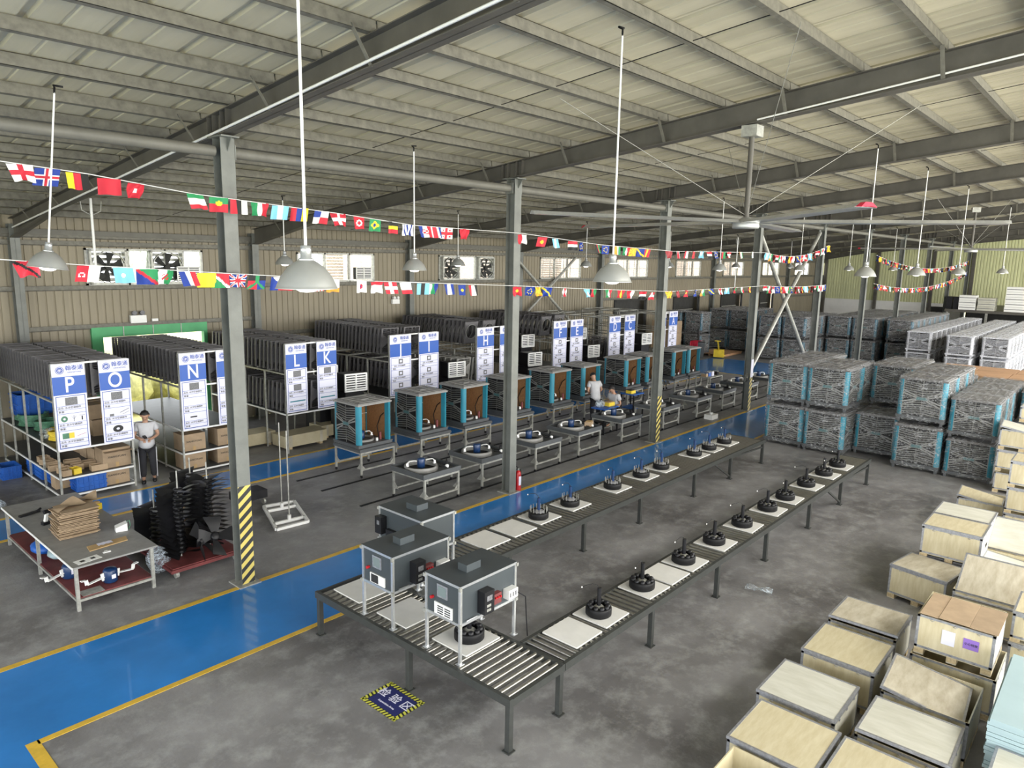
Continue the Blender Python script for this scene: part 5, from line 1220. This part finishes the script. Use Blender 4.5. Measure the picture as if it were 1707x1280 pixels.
quad=lambda a,b,c,d:(lambda u,v:(a if u<.5 else b) if v<.5 else (c if u<.5 else d))
chk=lambda u,v:R_ if (int(u*6)+int(v*6))%2 else W_
usa=lambda u,v: B_ if (v<.45 and u>.5) else (R_ if int(u*11)%2==0 else W_)
georgia=lambda u,v: R_ if abs(u-.5)<.1 or abs(v-.5)<.12 or (abs(abs(u-.5)-.3)<.06 and abs(abs(v-.5)-.3)<.09) else W_
brazil=lambda u,v: (B_ if math.hypot(u-.5,v-.5)<.17 else Y_) if abs(u-.5)+abs(v-.5)<.42 else G_
portugal=lambda u,v: Y_ if math.hypot(u-.5,v-.4)<.16 else (G_ if v<.4 else R_)
wales=lambda u,v: R_ if math.hypot(u-.5,v-.5)<.24 and (int(u*9+v*7)%3) else (W_ if u<.5 else G_)
eu=lambda u,v: Y_ if abs(math.hypot((u-.5)*1.2,v-.5)-.28)<.05 and int(math.atan2(v-.5,u-.5)*12/PI*1)%2==0 else B_
maced=lambda u,v: Y_ if int((math.atan2(v-.5,u-.5)+PI)*8/PI)%2 or math.hypot(u-.5,v-.5)<.14 else O_
sing=lambda u,v: (W_ if abs(math.hypot(u-.25,v-.6)-.12)<.03 else R_) if u<.5 else W_
namib=diag(G_,R_,B_); trin=diag(R_,K_,R_,.12)
FA=[cross(W_,R_),cross(B_,W_,.15,R_),vs_(Y_,R_,K_),lambda u,v:R_,disc(R_,W_,.18),disc(vs_(W_,R_) and (lambda u,v:W_)(0,0),G_,.15) if False else (lambda u,v:G_ if v<.3 else (R_ if v>.7 else W_)),portugal,vs_(R_,K_,W_),vs_(G_,W_,R_),vs_(LB,W_,LB),vs_(R_,B_,Y_),quad(B_,W_,W_,R_),cross(R_,W_,.13),disc(R_,W_,.26,R_),brazil,hs_(K_,Y_,R_),vs_(W_,B_,W_,B_,W_,B_,W_),lambda u,v:chk(u,v) if math.hypot(u-.5,v-.5)<.25 else vs_(B_,W_,R_)(u,v),vs_(W_,R_,R_,W_,B_),georgia,lambda u,v:R_]
XA=[(2.46,5.84),(2.73,5.82),(3.02,5.8),(3.36,5.77),(3.67,5.74),(4.38,5.67),(4.7,5.65),(4.98,5.64),(5.29,5.62),(5.61,5.6),(5.92,5.59),(6.29,5.57),(6.57,5.55),(6.96,5.52),(7.28,5.5),(7.64,5.48),(7.95,5.45),(8.32,5.44),(8.56,5.44),(8.84,5.43),(9.29,5.43)]
FB=[trin,sing,disc(LB,W_,.12),namib,wales,vs_(B_,W_,R_),lambda u,v:Y_,lambda u,v: (R_ if u>v else G_) if abs(u-v)>.12 else W_,uk,sa,tri(quad(B_,R_,B_,R_),W_),vs_(R_,G_),hs_(G_,R_),usa,hs_(W_,W_,O_),disc(W_,R_,.22,B_),lambda u,v:R_ if v<.3 else W_,cross(R_,W_,.13),lambda u,v:W_ if v<.65 else R_,vs_(LB,K_,LB),vs_(W_,G_,B_),vs_(B_,W_,B_),disc(B_,Y_,.15),vs_(R_,W_,K_)]
XB=[(2.42,4.8),(3.07,4.75),(3.44,4.73),(3.72,4.71),(3.96,4.7),(4.22,4.68),(4.48,4.66),(4.67,4.65),(4.92,4.64),(5.21,4.62),(5.56,4.6),(5.84,4.59),(5.94,4.58),(6.19,4.57),(6.46,4.55),(6.99,4.53),(7.29,4.51),(7.56,4.5),(7.88,4.49),(8.29,4.47),(8.52,4.46),(8.89,4.45),(9.22,4.43),(9.5,4.42)]
XA2=[(10.87,5.39),(11.52,5.36),(11.92,5.34),(12.54,5.31),(12.87,5.29),(13.44,5.26),(13.8,5.25),(14.29,5.24),(14.68,5.22),(14.97,5.22),(15.3,5.21),(15.63,5.2),(16.67,5.18),(17.14,5.19),(17.63,5.2),(18.03,5.2),(18.48,5.21),(18.92,5.21),(19.32,5.22),(19.78,5.22),(20.22,5.23),(21.0,5.24),(21.87,5.26)]
XB2=[(10.75,4.37),(11.18,4.36),(11.39,4.35),(11.7,4.34),(12.32,4.31),(13.11,4.28),(13.34,4.27),(13.99,4.25),(14.53,4.22),(14.95,4.2),(15.51,4.17),(15.97,4.14),(16.78,4.15),(17.26,4.15),(17.76,4.16),(18.27,4.16),(18.7,4.16),(19.18,4.17),(19.75,4.17),(20.23,4.18),(20.76,4.18),(21.23,4.18),(21.85,4.18)]
far=[vs_(R_,W_),disc(R_,Y_,.2),vs_(LB,W_,LB),hs_(R_,W_,K_),eu,vs_(K_,R_,G_),cross(R_,W_,.12),vs_(O_,W_,G_),vs_(G_,W_,R_),maced,diag(B_,Y_,B_),vs_(R_,Y_,R_),lambda u,v:BR,vs_(W_,R_,W_)]
def flag_mesh(fn,w,h,sd,crump=0):
    random.seed(sd); ph=random.uniform(0,6); sk=random.uniform(-.25,.25)*(1+crump); b=MB(); nu,nv=18,14
    top=random.uniform(-.02,.02)
    def P(u,v): 
        sq=1-crump*.55*v
        return ((u-.5)*w*sq+sk*v*h,.02*math.sin(u*8+ph)*(v+.2)+crump*.05*math.sin(v*5+u*9+ph),-v*h*(1-crump*.25*math.sin(u*PI)))
    b.grid(P,nu,nv,0,False); me=b.mesh('flag',M['flag'])
    ca=me.color_attributes.new('Col','FLOAT_COLOR','CORNER')
    for p in me.polygons:
        i=p.index; u=(i%nu+.5)/nu; v=(i//nu+.5)/nv; c=fn(u,v)
        for l in p.loop_indices: ca.data[l].color=(*c,1)
    return me
def bunting(label,pts,flags,w=.245,h=.19,y=9.40,crump=0):
    t=thing('flag_bunting',label,'bunting',(0,0,0))
    MB().tube([(p[0],y,p[1]) for p in pts],.006,5).build('cord',M['rope'],t)
    for k,((x,z),fn) in enumerate(flags):
        inst('flag',flag_mesh(fn,w,h,k*7+int(w*100),crump if crump else (0 if k%4 else .35)),t,(x,y,z-.004),(random.uniform(-.25,.25),0,random.uniform(-.35,.35)))
    return t
bunting('upper bunting of national flags from the left edge to the second column',[(1.0,5.93),(2.29,5.85),(3.13,5.8),(4.34,5.67),(6.54,5.55),(8.08,5.44),(10.9,5.41)],list(zip(XA,FA)))
bunting('lower bunting of national flags from the left edge to the second column',[(1.0,4.88),(2.19,4.81),(3.08,4.75),(4.61,4.66),(6.96,4.53),(10.9,4.38)],list(zip(XB,FB)))
bunting('upper bunting of small flags between the second and fourth columns',[(10.9,5.41),(13.56,5.26),(16.9,5.18),(22.9,5.25)],[(p,(eu if i==6 else far[i%14])) for i,p in enumerate(XA2)])
bunting('lower bunting of small flags between the second and fourth columns',[(10.9,4.38),(13.63,4.26),(16.9,4.14),(22.9,4.19)],[(p,(maced if i==2 else far[(i*3+1)%14])) for i,p in enumerate(XB2)],crump=.35)
def runb(label,x0,z0,x1,z1,sag,y0,y1,n,sd):
    random.seed(sd); P=lambda t:(x0+(x1-x0)*t,y0+(y1-y0)*t,z0+(z1-z0)*t-sag*4*t*(1-t)); t_=thing('flag_bunting',label,'bunting')
    MB().tube([P(i/12) for i in range(13)],.008,5).build('cord',M['rope'],t_)
    for k in range(n):
        p=P((k+.5)/n); inst('flag',flag_mesh(far[(k*5+sd)%14],.26,.24,k+sd*31,.4),t_,p,(0,0,random.uniform(-.6,.6)))
runb('upper bunting between the fourth and fifth columns',22.9,5.25,28.9,5.64,.25,9.4,9.4,22,2)
runb('lower bunting between the fourth and fifth columns',22.9,4.19,28.9,4.13,.05,9.4,9.4,18,3)
runb('far upper bunting sagging in front of the green end wall',34.9,5.35,54,5.3,.55,9.3,8.9,44,4)
runb('far lower bunting sagging in front of the green end wall',34.9,4.1,54,4.6,.55,9.3,8.9,40,5)
# =================== PEOPLE ===================
def skin(name,nodes,edges,mt,parent,root=0,sub=1):
    me=bpy.data.meshes.new(name); me.from_pydata([n[:3] for n in nodes],edges,[]); o=bpy.data.objects.new(name,me); link(o,parent)
    me.materials.append(mt); md=o.modifiers.new('skin','SKIN'); md.use_smooth_shade=True
    sv=me.skin_vertices[0].data if me.skin_vertices else None
    if sv is None:
        bpy.context.view_layer.objects.active=o; 
    for i,n in enumerate(nodes):
        r=n[3]; sv[i].radius=(r,n[4] if len(n)>4 else r); sv[i].use_root=(i==root)
    s=o.modifiers.new('sub','SUBSURF'); s.levels=sub; s.render_levels=sub
    bpy.context.view_layer.update(); dg=bpy.context.evaluated_depsgraph_get(); ev=bpy.data.meshes.new_from_object(o.evaluated_get(dg)); 
    o.modifiers.clear(); o.data=ev; ev.name=name
    if not ev.materials: ev.materials.append(mt)
    for p in ev.polygons: p.use_smooth=True
    return o
def person(label,loc,rz,lean=0.0,sit=False,headdown=.4,sc=.95,stripe=False):
    """figure faces local -y"""
    t=thing('person',label,'person',loc,rz); t.scale=(sc,)*3
    hip=.93 if not sit else .52
    cl,sl=math.cos(lean),math.sin(lean)
    def U(x,y,z): # upper body point leaned forward about the hip
        zz=z-hip; return (x,y*cl-zz*sl,hip+zz*cl+y*sl)
    b0=hip-.93
    up=lambda x,y,z,*r:(*U(x,y,z+b0),*r)
    N=[];E=[]
    def nd(*a): N.append(a); return len(N)-1
    pel=nd(0,0,hip,.13,.10); sp=nd(*up(0,0,1.12,.125,.09)); ch=nd(*up(0,.0,1.30,.15,.10)); nk=nd(*up(0,.0,1.44,.055)); hd0=nd(*up(0,-.02,1.50,.055))
    hx=up(0,-.03-headdown*.06,1.60,.098,.115); hd=nd(*hx); ht=nd(*up(0,-.01-headdown*.05,1.69,.075)); E+=[(pel,sp),(sp,ch),(ch,nk),(nk,hd0),(hd0,hd),(hd,ht)]
    sh={};
    for s in (-1,1):
        a=nd(*up(s*.17,0,1.38,.055)); el=nd(*up(s*.25,-.02,1.12,.042)); E+=[(ch,a),(a,el)]
        wr=nd(*up(s*.10,-.24,1.08,.030)); pm=nd(*up(s*.06,-.30,1.08,.030,.018)); E+=[(el,wr),(wr,pm)]
        for k,(dx,L) in enumerate(((-.022,.058),(-.008,.068),(.007,.064),(.020,.052))):
            f1=nd(*up(s*(.05+dx*1.0),-.335,1.085,.0085)); f2=nd(*up(s*(.05+dx),-.335-L*.5,1.07,.008)); f3=nd(*up(s*(.045+dx),-.335-L*.7,1.04,.007)); E+=[(pm,f1),(f1,f2),(f2,f3)]
        th=nd(*up(s*.035,-.28,1.11,.010)); th2=nd(*up(s*.015,-.31,1.12,.009)); E+=[(wr,th),(th,th2)]
        sh[s]=(a,el)
        if not sit:
            kn=nd(s*.10,-.03-.04*s,.50,.06); an=nd(s*.11,.02+.05*s,.09,.040); toe=nd(s*.12,-.14+.05*s,.04,.035)
        else: kn=nd(s*.14,-.42,.50,.06); an=nd(s*.14,-.40,.09,.04); toe=nd(s*.14,-.55,.04,.035)
        th_=nd(s*.09,0 if not sit else -.06,hip-.08 if not sit else hip-.02,.085); E+=[(pel,th_),(th_,kn),(kn,an),(an,toe)]
    body=skin('body',N,E,M['skin'],t)
    # shirt
    S=[(0,0,hip-.16,.20,.155),(*N[pel][:2],N[pel][2]-.02,.19,.15),(*N[sp][:3],.165,.13),(*N[ch][:3],.18,.135),(*N[nk][:2],N[nk][2]-.035,.085,.075)]; SE=[(0,1),(1,2),(2,3),(3,4)]
    for s in (-1,1):
        a,el=sh[s]; i=len(S); e=[N[a][j]+(N[el][j]-N[a][j])*.62 for j in range(3)]
        S+=[(*N[a][:3],.085),(*e,.080)]; SE+=[(3,i),(i,i+1)]
    skin('shirt',S,SE,M['shirt'],t)
    Tn=[(0,0,hip-.02,.155,.125)];TE=[]
    for s in (-1,1):
        i=len(Tn)
        if not sit: Tn+=[(s*.09,0,hip-.12,.10),(s*.10,-.03-.04*s,.50,.080),(s*.11,.02+.05*s,.10,.068)]
        else: Tn+=[(s*.10,-.08,hip-.01,.10),(s*.14,-.42,.50,.08),(s*.14,-.40,.10,.068)]
        TE+=[(0,i),(i,i+1),(i+1,i+2)]
    skin('trousers',Tn,TE,M['trousers'],t)
    if stripe:
        for s in (-1,1): MB().bar((s*.19,-.0,hip-.12),(s*.185,-.02-.04*s,.5),.02,.05).bar((s*.185,-.02-.04*s,.5),(s*.18,.02+.05*s,.1),.02,.05).build('side_stripe',M['shirt'],t)
    for s in (-1,1):
        y=(.05*s-.06) if not sit else -.46
        MB().lathe([(0,0),(.045,0),(.05,.03),(.04,.075),(0,.09)],12,0,(s*.115,y,0),True,1,2.4).build('shoe',M['blkpl'],t)
    # hair, face
    c=Vector(hx[:3]); up_=Vector(U(0,0,2))-Vector(U(0,0,1)); 
    H=MB(); fw=Vector((0,-1,0)); 
    def hp(u,v):
        a=2*PI*u; e=v*PI/2*1.15-.20
        d=Vector((math.cos(a)*math.cos(e),math.sin(a)*math.cos(e),math.sin(e))); k=.112+.006*math.sin(9*a+v*7)
        p=Vector((d.x*k*.88,d.y*k*1.02,d.z*k*1.05))
        if d.y<-.30 and d.z<.50: p*=.35
        R=Matrix.Rotation(lean+headdown*.5,3,'X'); return c+R@p+Vector((0,.012,.012))
    H.grid(hp,20,9); H.build('hair',M['hair'],t)
    R=Matrix.Rotation(lean+headdown*.5,3,'X')
    fpt=lambda x,y,z:c+R@Vector((x,y,z))
    MB().bar(fpt(0,-.088,.01),fpt(0,-.112,-.02),.02,.016).build('nose',M['skin'],t)
    for s in (-1,1):
        MB().lathe([(0,-.008),(.010,0),(0,.008)],8,0,fpt(s*.032,-.092,.012)).build('eye',M['hair'],t); MB().lathe([(0,-.022),(.014,-.01),(.016,.01),(0,.024)],8,0,fpt(s*.088,.0,0)).build('ear',M['skin'],t)
    MB().bar(fpt(-.022,-.092,-.045),fpt(.022,-.092,-.045),.006,.006).build('mouth',M['darkred'],t)
    return t
person('person in grey shirt and black white-striped trousers, looking down, beside the O sign',(5.98,15.75,0),-.35,.06,False,.9,.93,True)
tag(MB().box(-.03,-.05,0,.03,.05,.03).build('handheld_device',M['blkpl'],None,(5.84,15.47,1.05),(.3,0,0)),'small black device held in both hands by the person beside the O sign','device')
person('standing person in a white shirt bending over a cooler, behind the seated one',(17.55,12.10,0),PI-.5,.30,False,.8,.93)
person('person in a white shirt sitting with head bowed at the blue-topped work cart',(17.95,11.62,0),-PI/2-.2,.25,True,.9,.97)
sl=thing('stool','small black stool under the seated person','stool',(17.95,11.62,0)); MB().cyl((0,0,.36),(0,0,.40),.16,n=16).build('seat',M['blkpl'],sl)
for k in range(4):
    a=PI/4+k*PI/2; MB().cyl((.1*math.cos(a),.1*math.sin(a),.36),(.15*math.cos(a),.15*math.sin(a),0),.012,n=6).build('leg',M['blkpl'],sl)
# work carts
def cart(label,x,y,w,d,h,top,sh):
    t=thing('work_cart',label,'cart',(x,y,0))
    for a in (-w/2,w/2):
        for b_ in (-d/2,d/2): MB().box(a-.018,b_-.018,0,a+.018,b_+.018,h).build('leg',M['blkpl'],t)
    MB().box(-w/2-.02,-d/2-.02,h,w/2+.02,d/2+.02,h+.03).build('top_tray',M[top],t); MB().box(-w/2,-d/2,h*.45,w/2,d/2,h*.45+.03).build('lower_tray',M[sh],t); return t
cart('black work cart with a blue tray top in front of the seated person',16.95,11.35,.7,.42,.72,'bluecr','blkpl')
cart('blue-shelved work cart right of the seated person',19.05,11.75,.55,.45,.80,'bluecr','bluecr')
tag(blob(.16,.14,.2,11).build('plastic_bag',M['bag'],None,(16.75,11.4,.75)),'white plastic bag on the blue-topped work cart','bag')
tag(MB().box(-.15,-.1,0,.15,.1,.10).box(-.13,-.08,.1,.13,.08,.12,1).build('yellow_parts_box',[M['ylw'],M['cardd']],None,(17.15,11.35,.752)),'yellow parts box on the blue-topped work cart','box')
tag(MB().box(-.13,-.1,0,.13,.1,.09).box(-.1,-.07,.09,.1,.07,.11,1).build('yellow_parts_box',[M['ylw'],M['blkpl']],None,(18.95,11.75,.832)),'yellow parts box on the blue-shelved cart','box')
wbx=thing('work_bench','cluttered small work bench left of the fourth column','bench',(24.6,11.9,0))
MB().box(-.5,-.3,.72,.5,.3,.75).build('bench_top',M['galv'],wbx); MB().box(-.5,-.3,.3,.5,.3,.33).build('shelf',M['galv'],wbx)
for a in (-.48,.48):
    for b_ in (-.28,.28): MB().box(a-.02,b_-.02,0,a+.02,b_+.02,.72).build('leg',M['galv'],wbx)
random.seed(9)
for k,(mt,l) in enumerate((('card','small open carton on the cluttered bench, left'),('bluecr','blue parts tray on the cluttered bench'),('signw','white box on the cluttered bench'),('cardd','flat kraft box on the cluttered bench'),('blkpl','black parts bin on the cluttered bench'))):
    w=.16; o=MB().box(-w/2,-.1,0,w/2,.1,.1+.03*(k%3)).box(-w/2+.01,-.09,.1+.03*(k%3),w/2-.01,.09,.115+.03*(k%3),1).build('parts_box',[M[mt],M['galv']],None,(24.22+k*.19,11.9+random.uniform(-.08,.08),.752)); tag(o,l,'box')
tag(MB().box(-.12,-.09,0,.12,.09,.11).box(-.10,-.07,.11,.10,.07,.125,1).build('small_carton',[M['card'],M['cardd']],None,(14.85,10.42,.69),(0,0,.4)),'small brown carton on the fourth base tray of the front row','box')
tag(MB().box(-.2,-.14,0,.2,.14,.15).lathe([(.05,.15),(.06,.2),(0,.2)],8).build('white_item',M['whitepaint'],None,(20.9,9.95,0)),'small white box on the floor by the yellow line left of the fourth column','box')
